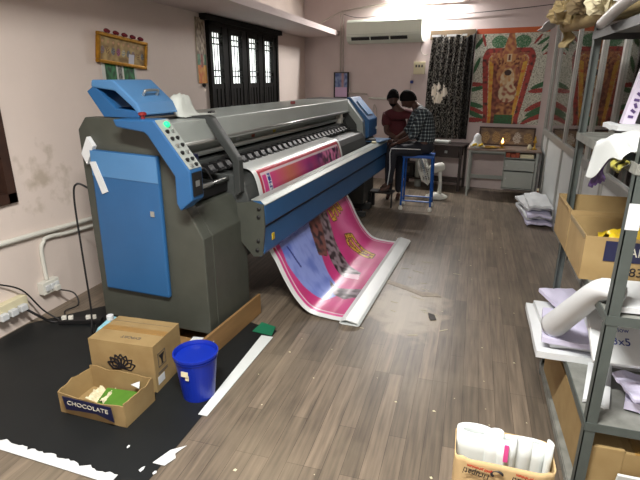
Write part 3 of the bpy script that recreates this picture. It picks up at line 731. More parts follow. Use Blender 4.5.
MB().box((-.16,-.03,0),(.16,.03,.035)).build('strip_body', M['cable'], es, bevel=.004)
for x in (-.12,-.07,.06,.10): MB().obox((x,0,.045),(.035,.03,.03),(0,0,.3)).build('plug', M['plastic'], es, bevel=.003)

# ------------------------------------------------------------------ pictures on the left wall
pf = thing('framed_picture', 'gilt framed panoramic religious picture with roses on top', 'picture', (XL+.005,3.68,1.91))
pf.rotation_euler = (math.radians(-4.5), math.radians(6), 0)
PW, PH = .68, .25
b = MB(); b.box((0,0,0),(.035,PW,.03)); b.box((0,0,PH-.03),(.035,PW,PH)); b.box((0,0,.03),(.035,.03,PH-.03)); b.box((0,PW-.03,.03),(.035,PW,PH-.03)); b.build('frame', M['gold'], pf, bevel=.006)
b = MB(); b.grid(lambda u, v: (.02, .03+u*(PW-.06), .03+v*(PH-.06)), 120, 40); pic = b.build('printed_picture', M['paintm'], pf)
cc_ = [lin(c) for c in ('#b59a5a','#8a4a33','#6d7f86','#c9b98a','#a4528a','#5a3a22')]
def pcol(co):
    y, z = (co.y-.03)/(PW-.06), (co.z-.03)/(PH-.06)
    c = mixc(lin('#b39a62'), lin('#7d6238'), .5+nz(y*12, z*4))
    k = int(y*9); cx = (k+.5)/9; d = math.hypot((y-cx)*9, (z-.42)*2.2)
    if d < .36: c = mixc(cc_[(k*5+1) % 6], cc_[(k*3+2) % 6], .5+2*nz(y*60, z*20))
    if math.hypot((y-cx)*9, (z-.8)*4) < .22: c = lin('#b88a62')
    if .62 < y < .75 and z < .45: c = lin('#c9cbd6')
    return c
paint(pic, pcol)
for i in range(5):
    y = .1+i*.115
    b = MB(); b.ball((.03, y, PH+.018), .022, 10, (1,1.15,.8)); b.ball((.045, y+.01, PH+.014), .014, 8); b.build('rose', M['rose'], pf)
gp = thing('poster', 'green leafy poster partly hidden below the gilt picture', 'poster', (XL+.006,3.75,1.62))
b = MB(); b.box((0,0,0),(.004,.46,.31)); b.build('sheet_backing', M['white'], gp)
b = MB(); b.grid(lambda u, v: (.006, u*.46, v*.31), 60, 40); o = b.build('printed_picture', M['paintm'], gp)
def gcol(co):
    u = co.y/.46
    if u < .07 or u > .95 or .40 < u < .44 or .56 < u < .61: return lin('#c9ccc4')
    if .44 <= u <= .56: return mixc(lin('#3c4038'), lin('#8c8d86'), .5+2*nz(u*40, co.z*50))
    return mixc(lin('#0c3a1e'), lin('#2c7a45'), .5+1.2*nz(u*14, co.z*20))
paint(o, gcol)
sc_ = thing('scroll', 'narrow cream and orange printed scroll hanging left of the shuttered window', 'wall hanging', (XL+.006,5.36,1.72))
b = MB(); b.box((0,0,0),(.004,.20,.72)); b.build('scroll_backing', M['cream'], sc_)
b = MB(); b.grid(lambda u, v: (.006, u*.2, v*.72), 30, 90); o = b.build('printed_picture', M['paintm'], sc_)
def scol(co):
    u, v = co.y/.2, co.z/.72
    c = mixc(lin('#b3a389'), lin('#6d5a44'), .5+1.6*nz(u*6, v*16))
    if v < .28: c = mixc(lin('#c8662c'), lin('#d3a03a'), .5+.8*(u-.5)+nz(u*5, v*12))
    elif v < .45: c = mixc(c, lin('#2f7a55'), .8 if (u < .3 or u > .75) else .0)
    if abs(u-.5) < .13 and .25 < v < .45: c = mixc(lin('#4a3430'), lin('#a8432e'), .5+2*nz(u*20, v*30))
    return c
paint(o, scol)
MB().lathe([(.0005,-.05),(.02,-.035),(.024,-.01),(.0005,.0)], (.012,.1,0), 10).build('pendant', M['black'], sc_)

# ------------------------------------------------------------------ back wall
BR = math.atan(-.186)
def bthing(name, label, cat, x, z, off=0., group=None): return thing(name, label, cat, onback(x, z, off), BR, group)
# local frame there: x along the wall to the right, -y out into the room
ac = bthing('air_conditioner', 'ivory split air conditioner high on the back wall', 'air conditioner', -2.20, 2.345)
b = MB(); b.prism([(0,.38),(-.16,.38),(-.20,.34),(-.205,.12),(-.17,.04),(-.10,.0),(0,.0)], 0, 1.34, 'x'); b.build('case', M['ac'], ac, bevel=.01)
MB().obox((.60,-.193,.075),(1.0,.025,.05),(.42,0,0)).build('louvre', M['black'], ac)
for x in (.45,.8): MB().obox((x,-.20,.075),(.02,.025,.055),(.42,0,0)).build('vane', M['ac'], ac)
MB().box((.03,-.208,.14),(1.31,-.203,.145)).build('seam', M['steel'], ac)
def bpts(L_): return [Vector(onback(x, z, o)) for x, z, o in L_]
conduit('wall_conduit', 'vertical pipe down the back wall beside the air conditioner', bpts([(-2.37,1.55,.03),(-2.38,2.2,.03),(-2.385,2.88,.03)]), .014)
conduit('wall_conduit', 'second thin vertical pipe down the back wall by the air conditioner', bpts([(-2.32,1.55,.03),(-2.33,2.2,.03),(-2.335,2.88,.03)]), .01)
conduit('wall_conduit', 'thin conduit along the top of the back wall', bpts([(-2.37,2.89,.03),(-1.6,2.955,.03),(-.8,2.93,.03),(-.2,2.92,.03)]), .014, n=4)
conduit('wall_cable', 'slack grey cable from the back corner to the pipe top', [(-3.05,9.0,2.60),(-2.9,9.05,2.64),(-2.65,9.1,2.76),(-2.45,9.12,2.86),(-2.37,9.11,2.88)], .012)
conduit('wall_cable', 'thin cable strung across the back wall above air conditioner and curtain', bpts([(-2.33,2.84,.03),(-2.0,2.77,.03),(-1.2,2.80,.03),(-.5,2.74,.03),(.3,2.76,.03),(1.0,2.80,.03)]), .005, 'cable')
conduit('drain_hose', 'thin hose looping from the air conditioner to the curtain', bpts([(-.93,2.35,.03),(-.92,2.2,.03),(-.86,2.14,.03),(-.8,2.15,.05)]), .008)
conduit('wall_conduit', 'short horizontal pipe on the back wall left of the men', bpts([(-2.3,1.52,.03),(-1.95,1.51,.03),(-1.85,1.50,.03)]), .014)
conduit('wall_conduit', 'pale ledge pipe on the back wall behind the man in maroon', bpts([(-1.82,1.44,.03),(-1.45,1.43,.03)]), .018, 'plastic')
b = MB(); b.tube(catmull(bpts([(-1.72,.95,.03),(-1.73,1.2,.03),(-1.70,1.33,.05),(-1.66,1.2,.03),(-1.66,.95,.03)]), 6), .009, 8)
tag(b.build('wall_conduit', M['pvc'], smooth=True), 'looped thin pipes on the back wall beyond the printer end', 'pipe')
sbx = bthing('switch_board', 'cream switch board on the back wall left of the curtain', 'switch', -1.03, 1.84)
MB().box((0,-.05,0),(.19,0,.20)).build('board', M['cream'], sbx, bevel=.005)
for x in (.05,.10,.15): MB().box((x-.015,-.06,.11),(x+.012,-.05,.15)).build('switch', M['inkg'], sbx)
b = bthing('hook', 'small blue hook on the back wall below the switch board', 'hook', -1.08, 1.69); MB().box((0,-.04,0),(.05,0,.05)).build('hook_body', M['inkb'], b, bevel=.01)
conduit('wall_cable', 'thin cable down from the switch board', bpts([(-1.06,1.86,.02),(-1.07,1.6,.02),(-1.05,1.2,.02)]), .004, 'pvc')
sp = bthing('photo_board', 'small upright board with blue picture above lilac panel', 'picture board', -2.46, 1.42, .02)
MB().box((-.03,-.05,0),(.25,0,.46)).build('frame', M['black'], sp)
b = MB(); b.grid(lambda u, v: (.0+u*.24, -.052, .03+v*.41), 24, 40); o = b.build('printed_picture', M['paintm'], sp)
def vcol(co):
    u, v = co.x/.24, (co.z-.03)/.41
    if v < .42: return lin('#cfb2d3')
    c = mixc(lin('#4a5c8e'), lin('#8fa2c8'), .5+nz(u*5, v*7))
    return mixc(c, lin('#b98f86'), 1-abs(u-.62)*6)
paint(o, vcol)
for (x, z) in ((-2.0,1.98),(-1.5,1.9),(-1.35,1.95),(-1.95,2.1),(-1.22,2.05)):
    pass
# curtain
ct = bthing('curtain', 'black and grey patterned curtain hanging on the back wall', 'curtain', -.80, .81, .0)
def cf(u, v):
    w = 1-v
    x = .02+.73*u + (.05*(v**3))*(1-u)+.0
    amp = .018+.014*(1-v)
    top = 1.58 + .05*abs(math.sin(u*PI*2.5))
    return (x, -.07-amp*math.sin(u*46+1.4*math.sin(v*3)), v*top)
b = MB(); b.thick_grid(cf, 150, 110, (0,.003,0)); o = b.build('curtain_cloth', M['cloth_print_glow'], ct, smooth=True)
def ccol(co):
    u, v = co.x/.75, co.z/1.6
    n = nz(u*22, v*30, 1); n2 = nz(u*55, v*70, 3)
    c = mixc(lin('#161716'), lin('#8b8880'), .5+3.6*(n2+.25*n-.12)) if abs(n) < .55 else lin('#111')
    if u > .82: c = mixc(c, lin('#0c0c0c'), .75)
    cx, cy = (u-.27)*.75, (v-.42)*1.6  # daylight coming through the curtain, painted as pale blotches into the cloth colour
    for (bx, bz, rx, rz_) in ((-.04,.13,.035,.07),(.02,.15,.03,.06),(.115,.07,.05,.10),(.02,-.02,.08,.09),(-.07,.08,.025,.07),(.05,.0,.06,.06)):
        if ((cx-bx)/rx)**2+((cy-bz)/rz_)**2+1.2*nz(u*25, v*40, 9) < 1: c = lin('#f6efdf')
    return c
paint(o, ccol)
b = MB(); b.box((.02,-.04,1.56),(.74,-.005,1.70)); b.build('pelmet', mat('tan_pelmet_wood', '#6d5c45', .7), ct)
for x0, x1 in ((.06,.20),(.30,.45),(.55,.62)): MB().box((x0,-.10,1.60),(x1,-.08,1.63)).build('curtain_ring', M['white'], ct)
# deity poster
po = bthing('garland_poster', 'tall poster of a garlanded golden idol in red and yellow flowers', 'poster', -.06, 1.08, .0)
PX, PZ = 1.06, 1.43
MB().box((0,-.012,0),(PX,-.004,PZ)).build('sheet_backing', M['white'], po)
b = MB(); b.grid(lambda u, v: (u*PX, -.014, v*PZ), 170, 230); o = b.build('printed_picture', M['paintm'], po)
K = {k: lin(v) for k, v in dict(w='#cfcfc0', w2='#8f9283', r='#a53a33', y='#cfa63c', g='#2c6b3f', b='#96553f', b2='#632d24', gold='#bb8450', o='#c9642c', cr='#cfbf9b', dk='#3a2420').items()}
def dcol(co):
    u, v = co.x/PX, co.z/PZ
    n = nz(u*60, v*80, 2); n1 = nz(u*20, v*26, 5)
    c = mixc(K['w'], K['w2'], .35+1.8*n)
    if v > .945: return mixc(K['o'], K['r'], .5*(1-u))
    # leaf and petal sprays at the sides
    for (cx, cy, a_, l_, k_) in ((.06,.86,.9,.13,'g'),(.12,.88,1.9,.09,'r'),(.93,.86,.6,.09,'g'),(.86,.88,.9,.08,'r'),(.97,.80,.9,.08,'g'),(.99,.74,.5,.05,'r'),
        (.04,.62,1.2,.12,'g'),(.03,.42,0,.14,'r'),(.05,.37,.2,.14,'g'),(.97,.42,.4,.14,'g'),(.95,.36,.1,.14,'r'),(.04,.2,-.2,.16,'g'),(.06,.14,-.3,.16,'r'),(.08,.09,-.4,.16,'g'),
        (.93,.2,.5,.16,'r'),(.95,.15,.5,.16,'g'),(.93,.09,.5,.18,'g'),(.90,.05,.5,.18,'r'),(.05,.03,0,.16,'r'),(.9,.01,.4,.15,'w')):
        dx, dy = (u-cx), (v-cy)*1.3; p = dx*math.cos(a_)+dy*math.sin(a_); q = -dx*math.sin(a_)+dy*math.cos(a_)
        if (p/l_)**2+(q/(.22*l_))**2 < 1: c = mixc(K[k_], K['dk'], .2+n)
    # crown leaves
    for sx in (-1, 1):
        if ((u-.5-sx*.16)/.11)**2+((v-.86)/.065)**2 < 1: c = mixc(K['g'], K['w'], .1+.5*n)
    hw = .36-.0*v
    top = .74
    def arch(w_, t_):
        if v > t_: return False
        rr = .16
        if v > t_-rr: k = (v-(t_-rr))/rr; return abs(u-.5) < w_-.11+.11*math.sqrt(max(0, 1-k*k))
        lowk = max(0, (.5-v)/.5); return abs(u-.5) < w_-.10*lowk
    k0 = max(0, min(1, (.7-v)/.63)); cx0 = .49-.03*k0
    def arch2(hw_, t_, rr=.15):
        if v > t_: return False
        if v > t_-rr: q_ = (v-(t_-rr))/rr; return abs(u-cx0) < hw_-.10+.10*math.sqrt(max(0, 1-q_*q_))
        return abs(u-cx0) < hw_
    if arch2(.375-.12*k0, .80): c = mixc(K['r'], K['dk'], .15+1.3*n1)
    if arch2(.29-.10*k0, .745, .10): c = mixc(K['cr'], K['r'], .3+1.6*n)
    if arch2(.275-.09*k0, .73, .08): c = mixc(K['y'], K['o'], .25+1.3*n1)
    if arch2(.21-.07*k0, .78, .10): c = mixc(K['b'], K['b2'], .45+2.2*n1)
    if abs(u-.49) < .27 and .64 < v < .75 and (abs(u-.49) < .2 or n1 > 0): c = mixc(K['b'], K['gold'], .3+2.2*nz(u*30, v*36))
    if abs(u-.5) < .16 and .60 < v < .70: c = mixc(K['b2'], K['gold'], .5+2*nz(u*40, v*40))
    # figure
    if ((u-.5)/.085)**2+((v-.70)/.055)**2 < 1: c = K['gold']
    if abs(u-.5) < .035 and .66 < v < .735: c = K['cr']
    if abs(u-.5) < .012 and .67 < v < .73: c = K['b2']
    if v >= .735 and v < .95 and abs(u-.5) < .085*(1-(v-.735)/.26)+.02: c = mixc(K['gold'], K['b'], .4+1.8*n1)
    if ((u-.5)/.16)**2+((v-.52)/.12)**2 < 1: c = mixc(K['gold'], K['b'], .4+2.4*n1)
    if ((u-.5)/.10)**2+((v-.46)/.14)**2 < 1: c = mixc(K['cr'], K['gold'], .4+2*n1)
    if ((u-.5)/.05)**2+((v-.545)/.03)**2 < 1: c = K['dk']
    if ((u-.52)/.13)**2+((v-.33)/.10)**2 < 1: c = mixc(K['cr'], K['b'], .3+2*n1)
    if abs(u-.5) < .12 and .10 < v < .22: c = mixc(K['gold'], K['b2'], .5+2*n1)
    if abs(u-.5) < .13 and v < .10: c = mixc(K['g'], K['dk'], .2+n)
    return c
paint(o, dcol)

# dark side table beyond the stool
dt = thing('side_table', 'dark brown table against the back wall beyond the stool', 'table', onback(-.03,0,.06), BR)
b = MB(); b.box((-1.05,-.45,.72),(.02,0,.75)); b.build('tabletop', M['table'], dt, bevel=.003)
for x in (-1.02,-.04):
    for y in (-.43,-.05): MB().box((x,y,0),(x+.04,y+.04,.72)).build('leg', M['table'], dt)
d = MB().box((-.45,-.44,.55),(-.05,-.05,.72)).build('drawer', M['table'], dt, bevel=.003)
MB().box((-.27,-.46,.62),(-.23,-.44,.66)).build('knob', M['silver'], d)
MB().box((-1.0,-.40,.14),(-.04,-.03,.16)).build('shelf', M['table'], dt)
tp = onback(-.42,.75,.30)
tag(MB().obox((tp[0],tp[1],.775),(.30,.16,.05),(0,0,BR)).build('folded_cloth', M['cloth'], bevel=.02), 'folded white cloth on the dark side table', 'cloth')
for (dx, w_, h_, z_, m__, lb_) in ((-.9,.2,.24,.16,'black','black box on the low shelf behind the stool'),(-.62,.22,.13,.16,'inkg','grey box with white front on the low shelf behind stool')):
    p = onback(-.03+dx, z_, .28); o = thing('equipment_box', lb_, 'box', p, BR)
    MB().box((-w_/2,-.12,0),(w_/2,.12,h_)).build('case', M[m__], o, bevel=.005)
    MB().box((-w_*.3,-.125,h_*.3),(w_*.2,-.12,h_*.75)).build('face_plate', M['plastic'] if m__ == 'inkg' else M['inkg'], o)
p = onback(-.75,0,.35)
o = thing('standing_roll', 'pale rolled sheet standing behind the stool', 'roll', (p[0],p[1],0)); MB().lathe([(.06,0),(.06,.58),(.05,.58),(.05,.02)], seg=16).build('roll_body', M['steel'], o, smooth=True)
# pedestal fan on the floor
fn = thing('table_fan', 'white table fan on the floor beside the stool', 'fan', (-.44,7.72,0), 0)
fn.scale = (1.3,1.3,1.22)
MB().lathe([(.13,0),(.13,.02),(.08,.045),(.03,.06),(.0005,.062)], (.0,0,0), 28).build('base', M['plastic'], fn, smooth=True)
b = MB(); b.tube([(.03,0,.04),(.035,0,.2),(.02,0,.36)], [.026,.02,.022], 12); b.build('stem', M['plastic'], fn, smooth=True)
b = MB(); b.tube([(-.10,-.02,.36),(-.06,-.01,.37),(.05,.02,.40),(.07,.025,.405)], [.04,.06,.055,.03], 16); b.build('motor', M['plastic'], fn, smooth=True)
hc = Vector((-.16,-.03,.345)); ax = Vector((-.93,-.22,-.25)).normalized(); q1 = ax.cross(Vector((0,0,1))).normalized(); q2 = ax.cross(q1)
b = MB(); nsp = 40
for k in range(nsp):
    a_ = 2*PI*k/nsp; d_ = q1*math.cos(a_)+q2*math.sin(a_)
    b.tube([hc+ax*.06+d_*.03, hc+ax*.05+d_*.12, hc+d_*.19, hc-ax*.05+d_*.13, hc-ax*.06+d_*.04], .0022, 4)
for rr, of in ((.19,0),(.12,.05),(.06,.058),(.12,-.05)):
    b.tube([hc+ax*of+(q1*math.cos(2*PI*k/28)+q2*math.sin(2*PI*k/28))*rr for k in range(29)], .004, 5, caps=False)
b.build('cage', M['plastic'], fn)
for j in range(3):
    bl = MB()
    def bf(u, v, j=j):
        a_ = 2*PI*j/3+u*1.5; r_ = .03+.13*v*(1-.15*(2*u-1)**2); return tuple(hc+(q1*math.cos(a_)+q2*math.sin(a_))*r_+ax*(.02*(u-.5)))
    bl.thick_grid(bf, 10, 6, ax*.002); bl.build('blade', M['fanblade'], fn, smooth=True)
# blue stool
st = thing('stool', 'tall blue steel stool the seated man sits on', 'stool', (-.67,6.98,0))
b = MB(); b.box((-.21,-.17,.735),(.21,.17,.775)); b.build('seat', M['bfurn'], st, bevel=.008)
for sx in (-1,1):
    for sy in (-1,1):
        b = MB(); b.tube([(sx*.205,sy*.155,.04),(sx*.19,sy*.145,.735)], .014, 8); lg = b.build('leg', M['bfurn'], st)
        MB().lathe([(.028,0),(.03,.03),(.018,.05),(.016,.06)], (sx*.205,sy*.155,0), 10).build('rubber_foot', M['plastic'], lg)
for z, s_ in ((.13,.203),):
    for sy in (-1,1):
        b = MB(); b.tube([(-s_,sy*.152,z),(s_,sy*.152,z)], .011, 8); b.build('rung', M['bfurn'], st)
    for sx in (-1,1):
        b = MB(); b.tube([(sx*s_,-.152,z),(sx*s_,.152,z)], .011, 8); b.build('rung', M['bfurn'], st)

# altar desk
dk = thing('desk', 'grey-green steel desk used as an altar below the poster', 'desk', (-.01,7.98,0), math.atan(-.06))
b = MB(); b.box((-.03,-.02,.72),(1.03,.55,.75)); b.build('desktop', mat('worn_laminate', '#8f857c', .4, c2='#6d5547', var=.1), dk, bevel=.003)
for x in (.0,.97):
    for y in (.0,.50): MB().box((x,y,0),(x+.028,y+.028,.72)).build('leg', M['steel'], dk)
b = MB(); b.box((.0,.50,.2),(1.0,.505,.26)); b.box((.52,.02,.62),(.97,.5,.63)); b.box((.52,.48,.15),(.97,.5,.72)); b.box((.52,.02,.15),(.53,.5,.72)); b.box((.96,.02,.15),(.97,.5,.72)); b.box((.52,.02,.15),(.97,.5,.16)); b.box((.0,.02,.69),(.52,.03,.72)); b.box((.0,.48,.60),(.52,.485,.72)); b.build('pedestal', M['steel'], dk)
d = MB().box((.535,.005,.44),(.955,.4,.60)).build('drawer', M['steel'], dk, bevel=.003)
MB().box((.56,-.005,.51),(.58,.005,.53)).build('lock', M['silver'], d)
d = MB().box((.535,.005,.17),(.955,.4,.42)).build('door', M['steel'], dk, bevel=.003)
MB().box((.56,-.005,.30),(.58,.005,.33)).build('lock', M['silver'], d)
MB().box((.53,.10,.425),(.96,.3,.437)).build('gap', M['black'], dk)
def dpt(x, y, z): return Matrix.Translation((-.01,7.98,0)) @ Matrix.Rotation(math.atan(-.06), 4, 'Z') @ Vector((x,y,z))
o = thing('packet_stack', 'orange and red packets in the open desk shelf', 'packets', dpt(.64,.12,.632), 0)
for i, x in enumerate((-.07,0,.06)): MB().box((x-.03,-.08,0),(x+.028,.08,.07-.01*(i % 2))).build('packet', M['orange'], o)
tag(MB().obox(dpt(.84,.12,.66),(.19,.2,.055),(0,0,-.06)).build('ledger', M['cream'], bevel=.004), 'pale cream ledger in the open desk shelf', 'book')
fp = thing('framed_picture', 'dark framed row of gold deities standing on the altar desk', 'picture', dpt(.10,.47,.752), math.atan(-.06))
fp.rotation_euler = (math.radians(-8), 0, math.atan(-.06))
b = MB(); b.box((0,0,0),(.84,.02,.025)); b.box((0,0,.265),(.84,.02,.29)); b.box((0,0,.025),(.025,.02,.265)); b.box((.815,0,.025),(.84,.02,.265)); b.build('frame', M['brown'], fp)
b = MB(); b.grid(lambda u, v: (.025+u*.79, .008, .025+v*.24), 120, 36); o = b.build('printed_picture', M['paintm'], fp)
def fcol(co):
    u, v = (co.x-.025)/.79, (co.z-.025)/.24
    c = mixc(lin('#5f4c3c'), lin('#8a7358'), .4+nz(u*9, v*5)); k = int(u*5); cx = (k+.5)/5
    d = math.hypot((u-cx)*5*1.1, (v-.42)*1.15)
    if d < .42+.12*nz(u*50, v*12): c = mixc(lin('#a58a5a') if k != 3 else lin('#c8c6bc'), lin('#6b4c30'), .35+2*nz(u*60, v*20))
    return c
paint(o, fcol)
lp_ = thing('oil_lamp', 'small brass oil lamp with lit flame on the altar desk', 'lamp', dpt(.47,.20,.751))
MB().lathe([(.045,0),(.045,.008),(.014,.02),(.014,.04),(.05,.06),(.045,.066),(.0005,.05)], seg=18).build('lamp_bowl', M['brass'], lp_, smooth=True)
MB().lathe([(.0005,.066),(.017,.085),(.012,.115),(.0005,.15)], seg=10).build('flame', M['flame'], lp_, smooth=True)
pt = thing('offering_plate', 'shallow brass plate left of the oil lamp', 'plate', dpt(.28,.14,.751)); MB().lathe([(.10,0),(.14,.014),(.145,.014),(.10,-.0005+.004),(.0005,.004)], seg=24).build('dish', M['brass'], pt, smooth=True)
sh_ = thing('shrine', 'white conical shrine with yellow flowers at the left of the altar', 'shrine', dpt(.10,.12,.751))
MB().lathe([(.10,0),(.10,.05),(.075,.075),(.06,.12),(.055,.17),(.03,.205),(.0005,.22)], seg=16).build('shrine_body', M['white'], sh_, smooth=True)
for k in range(7): MB().ball((-.08+k*.03, -.10+.01*(k % 2), .03+.015*(k % 3)), .022, 8).build('flower', M['yellow'] if k % 3 else M['cream'], sh_)
bl_ = thing('brass_lamp', 'brass statuette lamp at the right end of the altar', 'lamp', dpt(.93,.16,.751)); MB().lathe([(.045,0),(.045,.01),(.015,.025),(.012,.09),(.03,.11),(.018,.14),(.012,.18),(.0005,.21)], seg=14).build('lamp_body', M['brass'], bl_, smooth=True)
bl_ = thing('cream_jar', 'small cream jar beside the brass statuette', 'jar', dpt(.86,.12,.751)); MB().lathe([(.028,0),(.032,.04),(.02,.06),(.02,.075)], seg=14).build('jar_body', M['cream'], bl_, smooth=True)
bt = thing('bottle', 'amber bottle with dark cap standing on floor right of desk', 'bottle', (1.0,7.62,0)); MB().lathe([(.035,0),(.035,.13),(.014,.18),(.014,.22)], seg=16).build('bottle_body', M['bottle'], bt, smooth=True); MB().lathe([(.017,.22),(.017,.25)], seg=12).build('cap', M['cream'], bt)
dc = MB(); dc.thick_grid(lambda u, v: (1.0+.045*u, 8.05+.015*math.sin(u*9+v*3), .02+.68*v), 8, 14, (0,.004,0)); tag(dc.build('hanging_cloth', M['greycloth'], smooth=True), 'dark grey cloth hanging right of the desk', 'cloth')

# pile of folded sheets on the floor by the partition
def sheetpile(x, y, w_, l_, rz, n_, seed):
    pass
base = (.90, 6.85)
for i, (dx, dy, rz, w_, l_, m__, lb_) in enumerate((
    (0,0,.05,.30,.86,'lilac','lowest lilac-white folded sheet in the floor pile'),
    (-.02,.06,.10,.30,.80,'white','second folded white sheet from the bottom of floor pile'),
    (.015,-.03,-.03,.28,.82,'lilac','third folded lilac-white sheet in the floor pile'),
    (-.03,.09,.14,.30,.74,'white','fourth folded white sheet, poking left from the floor pile'),
    (.02,.02,.0,.28,.78,'white','topmost white folded sheet of the pile beside the partition'))):
    b = MB()
    def pf_(u, v, i=i, w_=w_, l_=l_):
        z = .018+.05*i+.016*nz(u*3+i, v*3, i)+.020*math.sin(PI*u)
        return ((u-.5)*w_*(1+.08*nz(v*4, i)), (v-.5)*l_*(1+.05*nz(u*5, i, 4)), z)
    b.thick_grid(pf_, 14, 18, (0,0,.030))
    o = b.build('folded_sheet', M[m__], smooth=False); o.location = (base[0]+dx, base[1]+dy, 0); o.rotation_euler = (0,0,rz)
    tag(o, lb_, 'vinyl sheet', 'folded sheets piled on the floor by the partition')

# ------------------------------------------------------------------ steel rack on the right
rk = thing('steel_rack', 'grey slotted steel storage rack along the right side', 'rack', (.55,1.9,0))
RD, RL = .43, 1.10
for x in (0, RD):
    for y in (0, RL):
        b = MB(); s_x = 1 if x == 0 else -1; s_y = 1 if y == 0 else -1
        b.box((x,y,0),(x+s_x*.042,y+s_y*.004,2.12)); b.box((x,y,0),(x+s_x*.004,y+s_y*.042,2.12))
        po_ = b.build('post', M['rack'], rk)
levels = [.07,.45,.93,1.50,2.0]
for z in levels:
    b = MB(); b.box((.004,.004,z-.004),(RD-.004,RL-.004,z)); s_ = b.build('shelf', M['shelf'], rk)
    b = MB(); b.box((0,-.003,z-.035),(RD,.001,z+.003)); b.box((0,RL-.001,z-.035),(RD,RL+.003,z+.003)); b.box((-.003,0,z-.035),(.001,RL,z+.003)); b.box((RD-.001,0,z-.035),(RD+.003,RL,z+.003))
    b.build('shelf_edge', M['dgrey'] if z > 1.6 else (M['rack'] if .1 < z < 1.4 else M['shelf']), s_)
tag(MB().box((-.0015+.55,1.8985,1.27),(.55+.043,1.9,1.365)).build('paper_label', M['white']), 'white paper tape round the near rack post', 'label')
# boxes on the 0.93 shelf
def opencarton(label, x, y, rz, sx, sy, sz, z=.932):
    return carton('open_carton', label, (x,y,z), rz, sx, sy, sz, flaps=())
c1 = opencarton('farther open brown carton on the middle rack shelf', .73, 2.84, 0, .43, .40, .22)
f = MB(); f.T = Matrix.Translation((-.217,0,.22)) @ Matrix.Rotation(-.25, 4, 'Y'); f.box((-.005,-.165,-.11),(.0,.165,.0)); f.build('flap', M['card'], c1)
c2 = opencarton('nearer open brown carton with a navy label and number 83', .73, 2.445, 0, .43, .36, .20)
f = MB(); f.T = Matrix.Translation((-.22,0,.205)); f.box((-.0,-.17,-.02),(.003,.17,.0)); f.build('flap', M['card2'], c2)
MB().box((-.135,-.1835,.095),(.20,-.1805,.185)).build('printed_label', M['label'], c2)
text('ANJ', .055, M['silverprint'], c2, (.0,-.1845,.14), (PI/2,0,0), sx=.9)
text('83', .055, M['ink'], c2, (.0,-.181,.05), (PI/2,0,0))
yb_ = MB(); yb_.thick_grid(lambda u, v: (.62+.29*u, 2.32+.2*v, 1.09+.05*nz(u*5, v*5, 3)+.07*u+.03*math.sin(v*6)), 18, 12, (0,0,-.003))
tag(yb_.build('plastic_bag', M['yellow'], smooth=True), 'crinkled yellow plastic bag in the nearer open carton', 'bag')
tag(MB().thick_grid(lambda u, v: (.85+.1*u, 2.44+.1*v, 1.16+.03*math.sin(u*7)), 8, 6, (0,0,-.003)).build('tissue', M['white']), 'white tissue tuft sticking out behind the yellow bag', 'tissue')
# flat sheets on the same shelf under / in front
def sheet(label, x, y, z, sx, sy, th, rz=0, m='white', amp=.006, seed=0, droop=0, name='paper_sheet', group=None, cat='paper'):
    b = MB()
    def fn_(u, v):
        d = droop*max(0, (.35-u))**1.5 if droop else 0
        return ((u-.5)*sx, (v-.5)*sy, amp*nz(u*3+seed, v*3, seed)-d)
    b.thick_grid(fn_, 16, 16, (0,0,th)); o = b.build(name, M[m]); o.location = (x,y,z); o.rotation_euler = (0,0,rz)
    return tag(o, label, cat, group)
sheet('white sheets at the near end of the middle rack shelf', .785, 2.08, .938, .38, .30, .022, .0, seed=3)
# white roll leaning from the pile up to the middle shelf
rl = thing('paper_roll', 'big loose white paper roll leaning out of the rack', 'paper roll', (0,0,0))
b = MB(); P1 = Vector((.485,2.46,.595)); P2 = Vector((.555,2.05,.975)); P3 = Vector((.60,1.97,1.0))
pp = catmull([P1, P1.lerp(P2,.5)+Vector((0,0,.004)), P2, P3], 8)
rad = [.062-.026*i/(len(pp)-1) for i in range(len(pp))]
b.tube(pp, rad, 22, caps=False); o = b.build('roll_body', M['white'], rl, smooth=True)
s_ = o.modifiers.new('t','SOLIDIFY'); s_.thickness = .004
# pile on the 0.45 shelf
PG = 'folded vinyl and paper on the lower rack shelf'
pl_ = [('lowest white packet, hanging over the rack side', .66,2.66,.452,.50,.58,.035,.0,'white'),
       ('white packet lying second in the lower shelf pile', .68,2.68,.492,.44,.50,.030,.06,'white'),
       ('lilac paper packet on the white ones near the leaning roll', .58,2.56,.527,.26,.36,.028,-.12,'lilac'),
       ('wide white packet at the back of the lower shelf', .83,2.62,.55,.30,.60,.035,.04,'white'),
       ('upper white packet under the blue handwriting', .80,2.55,.60,.32,.44,.035,-.05,'white'),
       ('lilac sheet curled under the farther post', .60,2.86,.57,.20,.24,.02,.3,'lilac')]
for i, (lb_, x, y, z, sx, sy, th, rz, m__) in enumerate(pl_):
    sheet(lb_, x, y, z, sx, sy, th, rz, m__, .008, i*3+1, group=None, name='paper_packet', cat='paper packet')
hp = thing('paper_packet', 'tilted white packet with blue handwriting facing the aisle', 'paper packet', (.72,2.20,.60), .05)
b = MB(); b.obox((0,0,.10),(.28,.028,.26),(-.95,0,0)); b.build('packet_body', M['white'], hp, bevel=.006)
for (tx, x, s__, q) in (('yellow', -.04, .03, .14), ('3x5', -.02, .05, .085)):
    text(tx, s__, M['inkb'], hp, (x,-.0165*0-.03-(.0), q+.03*0+.012), (math.radians(90)-.95,0,0), name='handwriting')
sheet('small lilac sheet crumpled at the near end of the lower shelf', .84,2.10,.53,.26,.20,.012,.2,'lilac',.03,21, name='crumpled_sheet')
sheet('grey-white folded sheet under the small lilac one', .86,2.12,.46,.22,.26,.04,-.3,'lilac',.02,25, name='crumpled_sheet')
sheet('white sheet hanging down beside the near rack post', .66,2.22,.455,.10,.40,.012,-.25,'white',.01,29, name='paper_sheet')
